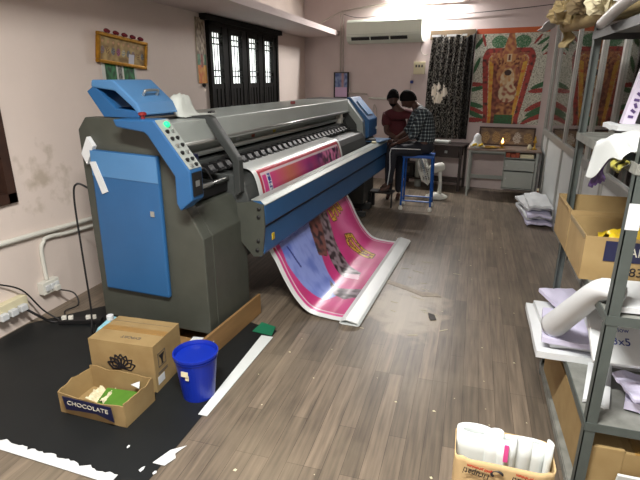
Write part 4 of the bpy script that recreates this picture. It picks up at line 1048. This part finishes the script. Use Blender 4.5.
cu_ = thing('paper_roll', 'small curled white paper tube at the lower shelf edge', 'paper roll', (.90,2.06,.475), .9)
MB().tube([(0,-.08,0),(0,.1,.01)], .025, 14).build('roll_body', M['white'], cu_, smooth=True)
# bottom shelf: long cartons and boards
bb = thing('long_carton', 'long tan carton lying on the bottom rack shelf', 'box', (.64,2.42,.072), math.radians(2))
b = MB(); b.box((-.065,-.50,0),(.065,.50,.26)); b.build('carton_body', M['card'], bb, bevel=.004)
MB().box((-.045,-.3,.26),(-.035,.2,.262)).build('fold_line', M['card2'], bb)
sheet('white sheet end flopping over the long tan carton', .60,2.84,.34,.12,.20,.008,.1,'white',.01,33)
bb = thing('white_board', 'pale grey folded board standing next to the long carton', 'board', (.77,2.5,.072), math.radians(3))
MB().box((-.035,-.45,0),(.045,.48,.30)).build('board_body', M['steel'], bb, bevel=.004)
nb = carton('cardboard_box', 'brown carton with taped flap at the near foot of the rack', (.80,2.055,.072), 0, .30, .26, .24, open_=False)
MB().box((-.04,-.13,.2465),(.05,.13,.2485)).build('packing_tape', M['tape'], nb)
o = MB(); o.obox((.80,1.90,.19),(.2,.012,.1),(.2,0,0)); tag(o.build('vinyl_sheet', M['vinyl'], bevel=.004), 'white sheet poking out in front of the bottom carton', 'sheet')
# upper shelf 1.50
A_Z = 1.503
dr = MB()
def drf(u, v):   # u across (x), v along y; falls over the aisle side of the shelf
    t = u*(.40+.16*v)
    R_ = .035
    y = 1.96+.40*v+.02*nz(u*3, v*3)
    if t < .34: return (.90-t, y, A_Z+.055+.02*math.sin(v*8+u*5)+.010*math.sin(u*14))
    q = t-.34; x = .56-min(q,.05)*.9; z = A_Z+.055+.02*math.sin(v*8+u*5)-max(0,q-.03)*1.0
    return (x+.0-.03*v*q*4, y, z-.0)
dr.thick_grid(drf, 36, 26, (0,0,-.004))
tag(dr.build('draped_sheet', M['vinyl'], smooth=True), 'white sheet draped over the side of the upper rack shelf', 'sheet')
pu = MB()
for j in range(5):
    y0 = 2.20+.03*j
    pu.thick_grid(lambda u, v, y0=y0, j=j: (.58-.055*min(1,v*5)+.010*math.sin(v*7+j)-.01*u, y0+.03*u, 1.512-.15*v*(.8+.1*j)), 4, 10, (.004,0,0))
pk_ = MB()
for j in range(3):
    pk_.thick_grid(lambda u, v, j=j: (.528+.012*math.sin(v*5+j*1.7)-.012*(j % 2), 1.96+.05*j+.05*u, 1.505-(.03+.012*j)*v-.012*math.sin(u*3.1)), 8, 10, (.005,0,0))
tag(pk_.build('folded_print', mat('olive_black_print', '#8f8a3c', .5, c2='#14140f', scale=26, thr=(.42,.56)), smooth=True), 'olive and black patterned print folded over the upper shelf edge', 'print')
tag(pu.build('crumpled_print', M['purple'], smooth=True), 'crumpled purple print hanging below the draped white sheet', 'print')
tag(MB().obox((.80,2.52,A_Z+.012),(.32,.28,.02),(0,0,.04)).build('folder', M['folder'], bevel=.004), 'sky blue folder lying on the draped sheet', 'folder')
tag(MB().obox((.80,2.56,A_Z+.035),(.30,.26,.022),(0,0,-.03)).build('brown_board', M['brown'], bevel=.003), 'dark brown board lying on the sky blue folder', 'board')
sheet('white paper bundle on the left end of the brown board', 0.70,2.66,A_Z+.050,.16,.20,.020,.1,'white',.01,41)
sr = thing('rolled_print', 'leaning roll of purple patterned print with dark back', 'print roll', (.70,2.70,A_Z+.075))
b = MB(); b.obox((.03,0,.16),(.055,.05,.34),(0,.17,0)); b.build('roll_body', M['paintm'], sr)
rb_ = sr.children[0]; paint(rb_, lambda c: lin('#cfc7da'))
sv = rb_.modifiers.new('s','SUBSURF'); sv.subdivision_type = 'SIMPLE'; sv.levels = 2; sv.render_levels = 2
b = MB(); b.obox((.075,.0,.16),(.04,.06,.33),(0,.17,0)); b.build('dark_backing', M['black'], sr)
b = MB()
for k in range(12): b.obox((.003+.17*.0+(.025*k*.17)+.002*(k % 3), -.027, .03+.025*k),(.022,.003,.012),(0,.17+.5*(k % 3),0))
b.build('purple_pattern', M['purple'], sr)
rc_ = MB(); rc_.thick_grid(lambda u, v: (.98+.01*math.sin(v*9), 2.72+.22*u, 1.52+.42*v), 6, 8, (.01,0,0)); tag(rc_.build('red_print', mat('dull_red_print', '#6a1c1e', .6, c2='#8a6a30', scale=14)), 'dull red and ochre print standing at the back of the shelf', 'print')
# top shelf bundle sticking out beyond the rack's far end
tz = 2.03
for i, (x0, y0, z0, x1, y1, z1, r_, m__, lb_) in enumerate((
    (.70,2.0,tz+.05,.47,3.40,tz+.04,.035,'tan','tan paper roll jutting furthest towards the aisle from the top shelf'),
    (.80,1.95,tz+.05,.54,3.70,tz+.07,.040,'tan','fatter tan paper roll beside it on the top shelf'),
    (.74,2.0,tz+.13,.50,3.55,tz+.12,.032,'vinyl','long white roll on top of the tan rolls'),
    (.90,1.95,tz+.05,.68,3.3,tz+.05,.045,'greycloth','grey polythene roll at the back of the top shelf'),
    (.84,2.0,tz+.14,.62,3.3,tz+.15,.035,'cream','cream roll resting on the top shelf rolls'))):
    b = MB()
    pa = [Vector((x0,y0,z0)).lerp(Vector((x1,y1,z1)), k/8)+Vector((0,0,-.00*(k/8)**2)) for k in range(9)]
    b.tube(pa, r_, 16, caps=False); b.tube(pa, r_*.55, 12, caps=False)
    ra = b.vs([]) if False else None
    o = b.build('print_roll', M[m__], smooth=True); tag(o, lb_, 'roll', 'long rolls bundled on the top rack shelf')
    s_ = o.modifiers.new('t','SOLIDIFY'); s_.thickness = .004
hg = MB(); hg.thick_grid(lambda u, v: (.36+.20*u+.012*math.sin(v*9)+.05*(1-v), 3.15+.75*v+.05*u, tz+.15-.06*(1-u)**1.5-.03*v*math.sin(u*5)-.03*v), 16, 20, (0,0,-.004))
tag(hg.build('polythene_sheet', M['greycloth'], smooth=True), 'pale grey polythene flap drooping from the top shelf bundle', 'sheet')
hg = MB(); hg.thick_grid(lambda u, v: (.46+.06*u+.010*math.sin(v*12), 3.42+.03*math.sin(v*9+u*5), tz+.08-.16*v), 8, 18, (0,.004,0))
tag(hg.build('hanging_paper', M['tan'], smooth=True), 'crumpled tan paper strip hanging below the top shelf rolls', 'paper')
hg = MB(); hg.thick_grid(lambda u, v: (.46+.26*u, 2.6+.95*v, tz+.19+.03*math.sin(u*4)-.07*(1-u)**2-.02*v+.01*nz(u*4,v*6)), 14, 16, (0,0,-.004))
tag(hg.build('white_sheet', M['vinyl'], smooth=True), 'bluish white sheet spread over the top shelf rolls', 'sheet')
for (ox, oy, oz, m__, lb_) in ((.44,3.3,tz+.10,'tan','crumpled tan paper wad at the tip of the top shelf bundle'),(.50,3.0,tz+.13,'brownp','crumpled brown paper wad in the middle of the top shelf bundle'),(.54,2.75,tz+.10,'cream','crumpled cream paper wad nearest the camera on the top shelf')):
    wd = MB()
    def wf(u, v, ox=ox, oy=oy, oz=oz):
        a_ = 2*PI*u; t_ = PI*v; r_ = .075*(1+.55*nz(math.cos(a_)*2.2+ox*9, math.sin(a_)*2.2, v*4+oy)+.25*nz(u*14, v*11, oy))
        return (ox+r_*math.sin(t_)*math.cos(a_), oy+1.9*r_*math.sin(t_)*math.sin(a_), oz+.8*r_*math.cos(t_))
    wd.grid(wf, 28, 16); tag(wd.build('paper_wad', M['card2'] if m__ == 'brownp' else M[m__]), lb_, 'paper')
hg = MB(); hg.tube(catmull([(.515,2.66,tz-.02),(.53,2.4,tz+.03),(.555,2.15,tz+.06),(.59,1.92,tz+.09)], 6), .024, 12)
tag(hg.build('grey_roll', M['greycloth'], smooth=True), 'pale grey roll along the aisle edge of the top rack shelf', 'roll')
tag(MB().obox((.57,2.62,tz+.13),(.05,.012,.13),(0,.1,.2)).build('paper_tag', M['white']), 'white paper tag stuck on the top shelf rolls', 'tag')

# ------------------------------------------------------------------ sack of rolls at the bottom of the picture
sk = thing('paper_sack', 'tan printed paper sack standing in the aisle foreground', 'sack', (.225,1.655,0))
b = MB(); SH = .445
def skf(u, v):
    a_ = 2*PI*u; w_ = .165+.012*v; d_ = .10-.005*v
    c_, s__ = math.cos(a_), math.sin(a_)
    x = w_*math.copysign(abs(c_)**.32, c_); y = d_*math.copysign(abs(s__)**.32, s__)
    k = 1+.03*nz(c_*3, s__*3, v*5)
    return (x*k, y*k, v*SH+.012*nz(c_*2, s__*2, 4)*v)
b.grid(skf, 60, 20); o = b.build('sack_body', M['bagm'], sk, smooth=True)
s_ = o.modifiers.new('t','SOLIDIFY'); s_.thickness = .003
MB().box((-.15,-.09,.002),(.15,.09,.006)).build('sack_bottom', M['bagm'], sk)
fl_ = -.101
for x0 in (-.085,.085):
    text('Tirupati', .042, M['ink'], sk, (x0-.008,fl_-.004,SH-.052), (PI/2,math.radians(180+10),0), name='lettering', sx=.75)
    text('gold premium', .016, M['inkr'], sk, (x0,fl_-.004,SH-.026), (PI/2,math.radians(180+8),0), name='lettering', bold=.0006)
    sw = MB(); sw.T = Matrix.Translation((x0+.062,fl_-.004,SH-.035)) @ Matrix.Rotation(PI/2, 4, 'X')
    sw.tube([(.016*math.cos(t_)*1.2,.013*math.sin(t_),0) for t_ in [k*.45 for k in range(10)]], [.0035+.002*math.sin(k) for k in range(10)], 6)
    sw.build('swoosh_mark', M['ink'], sk)
rolls = [(-.092,.0,'flat',.070,.485,'widest white sheet roll at the left of the tan sack'),(-.030,-.015,'r',.032,.495,'narrow white roll second from the left in the tan sack'),
         (.012,-.03,'p',.034,.495,'white roll with a pink stripe in the tan sack'),(.062,-.005,'r',.040,.485,'plain white roll right of the pink striped one'),
         (.112,.01,'r',.042,.47,'low flat white roll near the right of the tan sack'),(.152,-.02,'t',.013,.50,'thin white tube at the right edge of the tan sack')]
for i, (x, y, k_, r_, h_, lb_) in enumerate(rolls):
    o = thing('vinyl_roll', lb_, 'roll', (.225+x,1.655+y,.01), 0)
    b = MB(); n_ = 20
    rx = r_; ry = .022 if k_ != 't' else .012
    lean = (-.02 if i == 0 else .0, .03, 0)
    def rf(u, v, rx=rx, ry=ry, h_=h_, i=i):
        a_ = 2*PI*u*1.0
        return (rx*math.cos(a_)*1+(-.012 if i == 0 else .01*(i-3)*.3)*v, ry*math.sin(a_)+.02*v, v*h_+.008*math.sin(a_+i))
    b.grid(rf, n_, 6); q = b.build('roll_body', M['vinyl'], o, smooth=True); s_ = q.modifiers.new('t','SOLIDIFY'); s_.thickness = .003; s_.offset = -1
    b = MB(); b.grid(lambda u, v, rx=rx, ry=ry, h_=h_: (rx*.55*math.cos(6.28*u)+(-.02 if i == 0 else 0), ry*.5*math.sin(6.28*u)+.02*v, .3+v*(h_-.31)), n_, 3); b.build('inner_turn', M['vinyl'], o, smooth=True)
    if k_ == 'p':
        MB().obox((-.006,-ry+.012,.445),(.016,.005,.07),(-.08,0,-.0)).build('pink_stripe', M['pink'], o)

# ------------------------------------------------------------------ people
def skin_mesh(joints, edges, radii, lv=2):
    me_ = bpy.data.meshes.new('tmp'); me_.from_pydata([Vector(j) for j in joints], edges, [])
    o_ = bpy.data.objects.new('tmp', me_); COL.objects.link(o_)
    sm_ = o_.modifiers.new('skin', 'SKIN'); sm_.use_smooth_shade = True
    for i, r_ in enumerate(radii):
        me_.skin_vertices[0].data[i].radius = (r_ if isinstance(r_, tuple) else (r_, r_)); me_.skin_vertices[0].data[i].use_root = (i == 0)
    sb_ = o_.modifiers.new('sub', 'SUBSURF'); sb_.levels = lv; sb_.render_levels = lv
    dg = bpy.context.evaluated_depsgraph_get(); m2 = bpy.data.meshes.new_from_object(o_.evaluated_get(dg))
    bpy.data.objects.remove(o_); return m2
def add_mesh(b, me_):
    off = len(b.bm.verts); b.bm.from_mesh(me_)
def skin_obj(name, chains, m, parent, extra=None):
    b = MB()
    for J, E, R_ in chains: add_mesh(b, skin_mesh(J, E, R_))
    if extra: extra(b)
    me_ = bpy.data.meshes.new(name); b.bm.to_mesh(me_); b.bm.free(); me_.materials.append(m)
    for p in me_.polygons: p.use_smooth = True
    o = bpy.data.objects.new(name, me_); COL.objects.link(o); o.parent = parent; return o
def line(*pts): return [Vector(p) for p in pts]
def chain(pts, rad): return (pts, [(i, i+1) for i in range(len(pts)-1)], rad)
def hand(wrist, d, palm_n, curl=.5):
    """palm + five fingers as short skinned chains"""
    d = Vector(d).normalized(); n_ = Vector(palm_n).normalized(); s_ = d.cross(n_).normalized(); w_ = Vector(wrist)
    out_ = [chain([w_, w_+d*.05, w_+d*.09], [(.024,.018),(.036,.016),(.036,.014)])]
    for k, ln in enumerate((.062,.072,.076,.068)):
        a_ = w_+d*.08+s_*(-.027+.018*k); p1_ = a_+(d*math.cos(curl)+n_*math.sin(curl))*ln*.5; p2_ = p1_+(d*math.cos(curl*2.1)+n_*math.sin(curl*2.1))*ln*.5
        out_.append(chain([a_, p1_, p2_], [.0085,.008,.0065]))
    a_ = w_+d*.025+s_*.022; p1_ = a_+(d*.5+s_*.8+n_*.2).normalized()*.035; p2_ = p1_+(d*.8+s_*.3+n_*.5).normalized()*.03
    out_.append(chain([a_, p1_, p2_], [.011,.010,.008])); return out_
def headgeo(c, face, down):
    """head ellipsoid with brow, nose, chin, ears, facing along 'face'"""
    f_ = Vector(face).normalized(); up_ = Vector((0,0,1)); f_ = (f_-up_*down).normalized(); s_ = f_.cross(up_).normalized(); u_ = s_.cross(f_)
    R_ = Matrix((s_, f_, u_)).transposed().to_4x4(); T_ = Matrix.Translation(c) @ R_
    def g(b):
        b.T = T_
        rr = 26
        def hf(u, v):
            th_ = PI*v; ph = 2*PI*u
            x, y, z = math.sin(th_)*math.cos(ph), math.sin(th_)*math.sin(ph), math.cos(th_)
            rx, ry, rz_ = .074, .094, .115
            if z < 0: rx *= 1+.28*z; ry *= 1+.10*z
            px_, py_, pz_ = x*rx, y*ry, z*rz_
            if y > .3:
                py_ += .026*math.exp(-(px_/.012)**2-((pz_+.012)/.02)**2)      # nose
                py_ += .007*math.exp(-(px_/.04)**2-((pz_-.025)/.012)**2)      # brow
                py_ -= .008*(math.exp(-((px_-.03)/.013)**2-((pz_-.008)/.010)**2)+math.exp(-((px_+.03)/.013)**2-((pz_-.008)/.010)**2))
                py_ += .008*math.exp(-(px_/.022)**2-((pz_+.052)/.008)**2)     # lips
                py_ += .008*math.exp(-(px_/.02)**2-((pz_+.095)/.02)**2)       # chin
            return (px_, py_, pz_)
        b.grid(hf, rr*2, rr)
        for sx in (-1,1): b.ball((sx*.076,-.005,-.005), .024, 10, (.4,.7,1.2))
    def hairg(b, beard=False):
        b.T = T_
        def hf(u, v):
            th_ = PI*.60*v; ph = 2*PI*u; back = (1-math.sin(ph))/2
            th_ = th_*(.60+.62*back)
            r_ = 1.13+.05*nz(math.cos(ph)*3, math.sin(ph)*3, v*6)
            x, y, z = math.sin(th_)*math.cos(ph)*.078*r_, math.sin(th_)*math.sin(ph)*.097*r_, math.cos(th_)*.118*r_
            return (x, y-.004, z+.002)
        b.grid(hf, 40, 14)
    def eyes(b):
        b.T = T_
        for sx in (-1,1): b.ball((sx*.03,.083,.008), .010, 8, (1,.5,.6))
    def beardg(b):
        b.T = T_
        def hf(u, v):
            ph = PI*(.12+.76*u); zz = -.04-.075*v
            k = math.sqrt(max(0, 1-(zz/.118)**2)); kk = 1+.28*zz/.115
            return (math.cos(ph)*.078*k*kk, math.sin(ph)*.101*k, zz)
        b.grid(hf, 20, 8)
    return g, hairg, eyes, beardg

# seated man in a plaid shirt, on the stool, bent over the printer's end
SX, SY = -.64, 6.98
pm = thing('person', 'seated man in dark plaid shirt and track pants on the blue stool', 'person', (SX,SY,0))
def rel(p): return Vector((p[0]-SX, p[1]-SY, p[2]))
pel = rel((-.62,6.98,.87)); sp1 = rel((-.60,6.98,1.05)); sp2 = rel((-.64,6.97,1.24)); sh_c = rel((-.70,6.96,1.36)); nk = rel((-.76,6.95,1.42)); hd = rel((-.86,6.93,1.50))
shN = rel((-.66,6.78,1.34)); elN = rel((-.72,6.70,1.06)); wrN = rel((-.96,6.80,.93))
shF = rel((-.74,7.14,1.34)); elF = rel((-.86,7.20,1.08)); wrF = rel((-1.04,7.02,.95))
hpN = rel((-.64,6.88,.84)); knN = rel((-1.00,6.74,.84)); anN = rel((-1.06,6.79,.36)); toN = rel((-1.13,6.78,.30))
hpF = rel((-.66,7.07,.84)); knF = rel((-1.10,7.0,.86)); anF = rel((-1.07,6.98,.38)); toF = rel((-1.14,6.98,.31))
J = [pel, sp1, sp2, sh_c, nk, nk+(hd-nk)*.6, shN, elN, wrN, shF, elF, wrF, hpN, knN, anN, hpF, knF, anF]
E_ = [(0,1),(1,2),(2,3),(3,4),(4,5),(3,6),(6,7),(7,8),(3,9),(9,10),(10,11),(0,12),(12,13),(13,14),(0,15),(15,16),(16,17)]
R_ = [.10,.09,.095,.08,.05,.05,.05,.040,.028,.05,.040,.028,.08,.055,.04,.08,.055,.04]
g, hg_, ey, bd = headgeo(hd, (-.85,-.40,0), .85)
feet = [chain([anN, anN+Vector((0,0,-.05)), toN+Vector((-.04,-.03,-.03))], [.038,.038,.028]), chain([anF, anF+Vector((0,0,-.05)), toF+Vector((-.04,-.03,-.03))], [.038,.038,.028])]
skin_obj('body', [(J, E_, R_)]+hand(wrN, (-.9,.3,-.15), (0,.2,-1), .7)+hand(wrF, (-.8,-.5,-.15), (.1,0,-1), .7)+feet, M['skin'], pm, g)
plaid = bpy.data.materials.new('plaid_shirt'); plaid.use_nodes = True
nt = plaid.node_tree; N = nt.nodes; Lk = nt.links; bs = N['Principled BSDF']; bs.inputs['Roughness'].default_value = .85
tc = N.new('ShaderNodeTexCoord'); sepx = N.new('ShaderNodeSeparateXYZ'); Lk.new(tc.outputs['Object'], sepx.inputs[0])
def band(sock, fr_, th_):
    a_ = N.new('ShaderNodeMath'); a_.operation = 'MULTIPLY'; a_.inputs[1].default_value = fr_; Lk.new(sock, a_.inputs[0])
    f_ = N.new('ShaderNodeMath'); f_.operation = 'FRACT'; Lk.new(a_.outputs[0], f_.inputs[0])
    c_ = N.new('ShaderNodeMath'); c_.operation = 'LESS_THAN'; c_.inputs[1].default_value = th_; Lk.new(f_.outputs[0], c_.inputs[0]); return c_.outputs[0]
sx_ = N.new('ShaderNodeMath'); sx_.operation = 'ADD'; Lk.new(sepx.outputs[0], sx_.inputs[0]); Lk.new(sepx.outputs[1], sx_.inputs[1])
b1_, b2_ = band(sepx.outputs[2], 22, .28), band(sx_.outputs[0], 20, .28)
ad = N.new('ShaderNodeMath'); ad.operation = 'ADD'; Lk.new(b1_, ad.inputs[0]); Lk.new(b2_, ad.inputs[1])
rp = N.new('ShaderNodeValToRGB'); rp.color_ramp.elements[0].color = (*lin('#191f24'), 1); rp.color_ramp.elements[1].color = (*lin('#a3aca8'), 1); rp.color_ramp.elements.new(.5).color = (*lin('#4e5a60'), 1)
hv = N.new('ShaderNodeMath'); hv.operation = 'MULTIPLY'; hv.inputs[1].default_value = .5; Lk.new(ad.outputs[0], hv.inputs[0]); Lk.new(hv.outputs[0], rp.inputs[0]); Lk.new(rp.outputs[0], bs.inputs['Base Color'])
J2 = [sp1+Vector((0.0,0,-.17)), sp1, sp2, sh_c, nk+(sh_c-nk)*.4, shN, elN, elN.lerp(wrN,.35), shF, elF, elF.lerp(wrF,.35)]
skin_obj('shirt', [(J2, [(0,1),(1,2),(2,3),(3,4),(3,5),(5,6),(6,7),(3,8),(8,9),(9,10)], [.155,.15,.15,.125,.065,.08,.064,.056,.08,.064,.056])], plaid, pm)
skin_obj('trousers', [([pel, pel+Vector((0,0,.07)), hpN, knN, anN, hpF, knF, anF], [(0,1),(0,2),(2,3),(3,4),(0,5),(5,6),(6,7)], [.14,.12,.105,.078,.058,.105,.078,.058])], M['navy'], pm, lambda b: b.ball(tuple(pel+Vector((.0,0,.0))), .15, 18, (1,1.12,.72)))
b = MB(); dvv = Vector((.0,-.074,.03))
b.tube([hpN+Vector((0,-.10,.02)), hpN.lerp(knN,.5)+Vector((0,-.088,.03)), knN+Vector((-.02,-.074,.035)), knN+Vector((-.035,-.072,-.03)), knN.lerp(anN,.5)+Vector((.0,-.066,0)), anN+Vector((.0,-.056,.0))], .007, 6)
b.build('white_piping', M['white'], pm)
skin_obj('hair', [], M['hair'], pm, hg_); skin_obj('eyes', [], M['black'], pm, ey)
skin_obj('sandals', [chain([anN+Vector((.03,0,-.075)), anN+Vector((-.05,-.02,-.085)), toN+Vector((-.06,-.035,-.06))], [.026,.03,.024]), chain([anF+Vector((.03,0,-.075)), anF+Vector((-.05,-.02,-.085)), toF+Vector((-.06,-.035,-.06))], [.026,.03,.024])], M['shoe'], pm)

# standing man in a maroon T-shirt behind him
TX, TY = -1.06, 7.40
pn = thing('person', 'standing man in maroon T-shirt with beard, watching the seated man', 'person', (TX,TY,0))
def rel(p): return Vector((p[0]-TX, p[1]-TY, p[2]))
pel = rel((-1.06,7.46,.88)); s1 = rel((-1.06,7.46,1.05)); s2 = rel((-1.06,7.43,1.22)); shc = rel((-1.05,7.38,1.30)); nk = rel((-1.08,7.34,1.38)); hd = rel((-1.12,7.28,1.50))
shL = rel((-1.22,7.36,1.27)); elL = rel((-1.19,7.24,1.03)); wrL = rel((-1.02,7.10,.97))
shR = rel((-.87,7.42,1.27)); elR = rel((-.84,7.42,1.05)); wrR = rel((-.94,7.22,.97))
lg = [(rel((-1.15,7.46,.84)), rel((-1.15,7.42,.47)), rel((-1.15,7.47,.09))), (rel((-.98,7.46,.84)), rel((-.99,7.42,.47)), rel((-1.0,7.47,.09)))]
J = [pel, s1, s2, shc, nk, nk+(hd-nk)*.6, shL, elL, wrL, shR, elR, wrR, *lg[0], *lg[1]]
R_ = [.10,.09,.095,.08,.052,.05,.05,.04,.027,.05,.04,.027,.08,.055,.04,.08,.055,.04]
g, hg_, ey, bd = headgeo(hd, (.35,-.95,0), .45)
feet = [chain([q[2], q[2]+Vector((0,-.03,-.05)), q[2]+Vector((0,-.15,-.06))], [.036,.034,.026]) for q in lg]
skin_obj('body', [(J, E_, R_)]+hand(wrL, (.2,-.95,-.1), (0,0,-1), .6)+hand(wrR, (-.3,-.9,-.1), (0,0,-1), .6)+feet, M['skin'], pn, g)
J2 = [s1+Vector((0,0,-.16)), s1, s2, shc, nk+(shc-nk)*.4, shL, shL.lerp(elL,.7), shR, shR.lerp(elR,.7)]
skin_obj('tshirt', [(J2, [(0,1),(1,2),(2,3),(3,4),(3,5),(5,6),(3,7),(7,8)], [.155,.15,.155,.125,.066,.082,.074,.082,.074])], M['maroon'], pn)
skin_obj('trousers', [([pel, pel+Vector((0,0,.06)), lg[0][0], lg[0][1], lg[0][2], lg[1][0], lg[1][1], lg[1][2]], [(0,1),(0,2),(2,3),(3,4),(0,5),(5,6),(6,7)], [.135,.12,.10,.075,.058,.10,.075,.058])], M['navy'], pn)
skin_obj('hair', [], M['hair'], pn, hg_); skin_obj('eyes', [], M['black'], pn, ey); skin_obj('beard', [], M['hair'], pn, bd)
skin_obj('sandals', [chain([q[2]+Vector((0,.04,-.07)), q[2]+Vector((0,-.05,-.07)), q[2]+Vector((0,-.16,-.07))], [.02,.02,.02]) for q in lg], M['shoe'], pn)

# blue papers on the far end of the beam
fpz = .972
p = pw(.10,4.15,0)
tag(MB().obox((p.x,p.y,fpz),(.24,.42,.012),(0,0,-.2)).build('clipboard', M['blue2'], bevel=.003), 'pale blue tray resting on the far end of the printer beam', 'tray')
p = pw(.02,4.05,0)
tag(MB().obox((p.x,p.y,fpz+.018),(.15,.2,.02),(0,0,.3)).build('phone_case', M['black'], bevel=.004), 'flat black device on the pale blue tray', 'device')
p = pw(.13,3.85,0)
tag(MB().obox((p.x,p.y,fpz+.005),(.06,.09,.02),(0,0,.2)).build('yellow_sponge', M['cream'], bevel=.006), 'small cream sponge on the beam before the blue tray', 'sponge')

# ------------------------------------------------------------------ lamps
def tube_light(name, label, loc, rz, power, tilt=0, length=1.2, drop=.10, lrot=(0,0,0), col=(1,.95,.88), w=.06):
    t = thing(name, label, 'lamp', loc, rz)
    MB().box((-length/2-.03,-.03,0),(length/2+.03,.03,.05)).build('batten', M['plastic'], t, bevel=.004)
    b = MB(); b.tube([(-length/2,0,-.03),(length/2,0,-.03)], .014, 12); b.build('lamp_tube', M['tube'], t, smooth=True)
    for s_ in (-1,1): MB().box((s_*length/2-.015,-.02,-.05),(s_*length/2+.015,.02,.0)).build('end_cap', M['plastic'], t)
    ld = bpy.data.lights.new(name+'_light', 'AREA'); ld.shape = 'RECTANGLE'; ld.size = length; ld.size_y = w; ld.energy = power; ld.color = col
    lo_ = bpy.data.objects.new(name+'_light', ld); COL.objects.link(lo_); lo_.parent = t; lo_.location = (0,0,-.06); lo_.rotation_euler = lrot
    return t
p = onback(-.95, 3.06, .14)
tube_light('tube_light', 'lit tube lamp at the top of the back wall', p, BR, 46, lrot=(-.45,0,0), col=(1,.97,.95))
tube_light('tube_light', 'lit tube lamp on the ceiling nearest the camera', (-.6,.7,3.19), 0, 125, col=(1,.97,.92))
w_ = bpy.data.worlds.new('sky'); SC.world = w_; w_.use_nodes = True
w_.node_tree.nodes['Background'].inputs[0].default_value = (.85,.92,1,1); w_.node_tree.nodes['Background'].inputs[1].default_value = 4

SC.view_settings.view_transform = 'Standard'; SC.view_settings.look = 'None'; SC.view_settings.gamma = 1; SC.view_settings.use_curve_mapping = False
SC.view_settings.exposure = 0.85
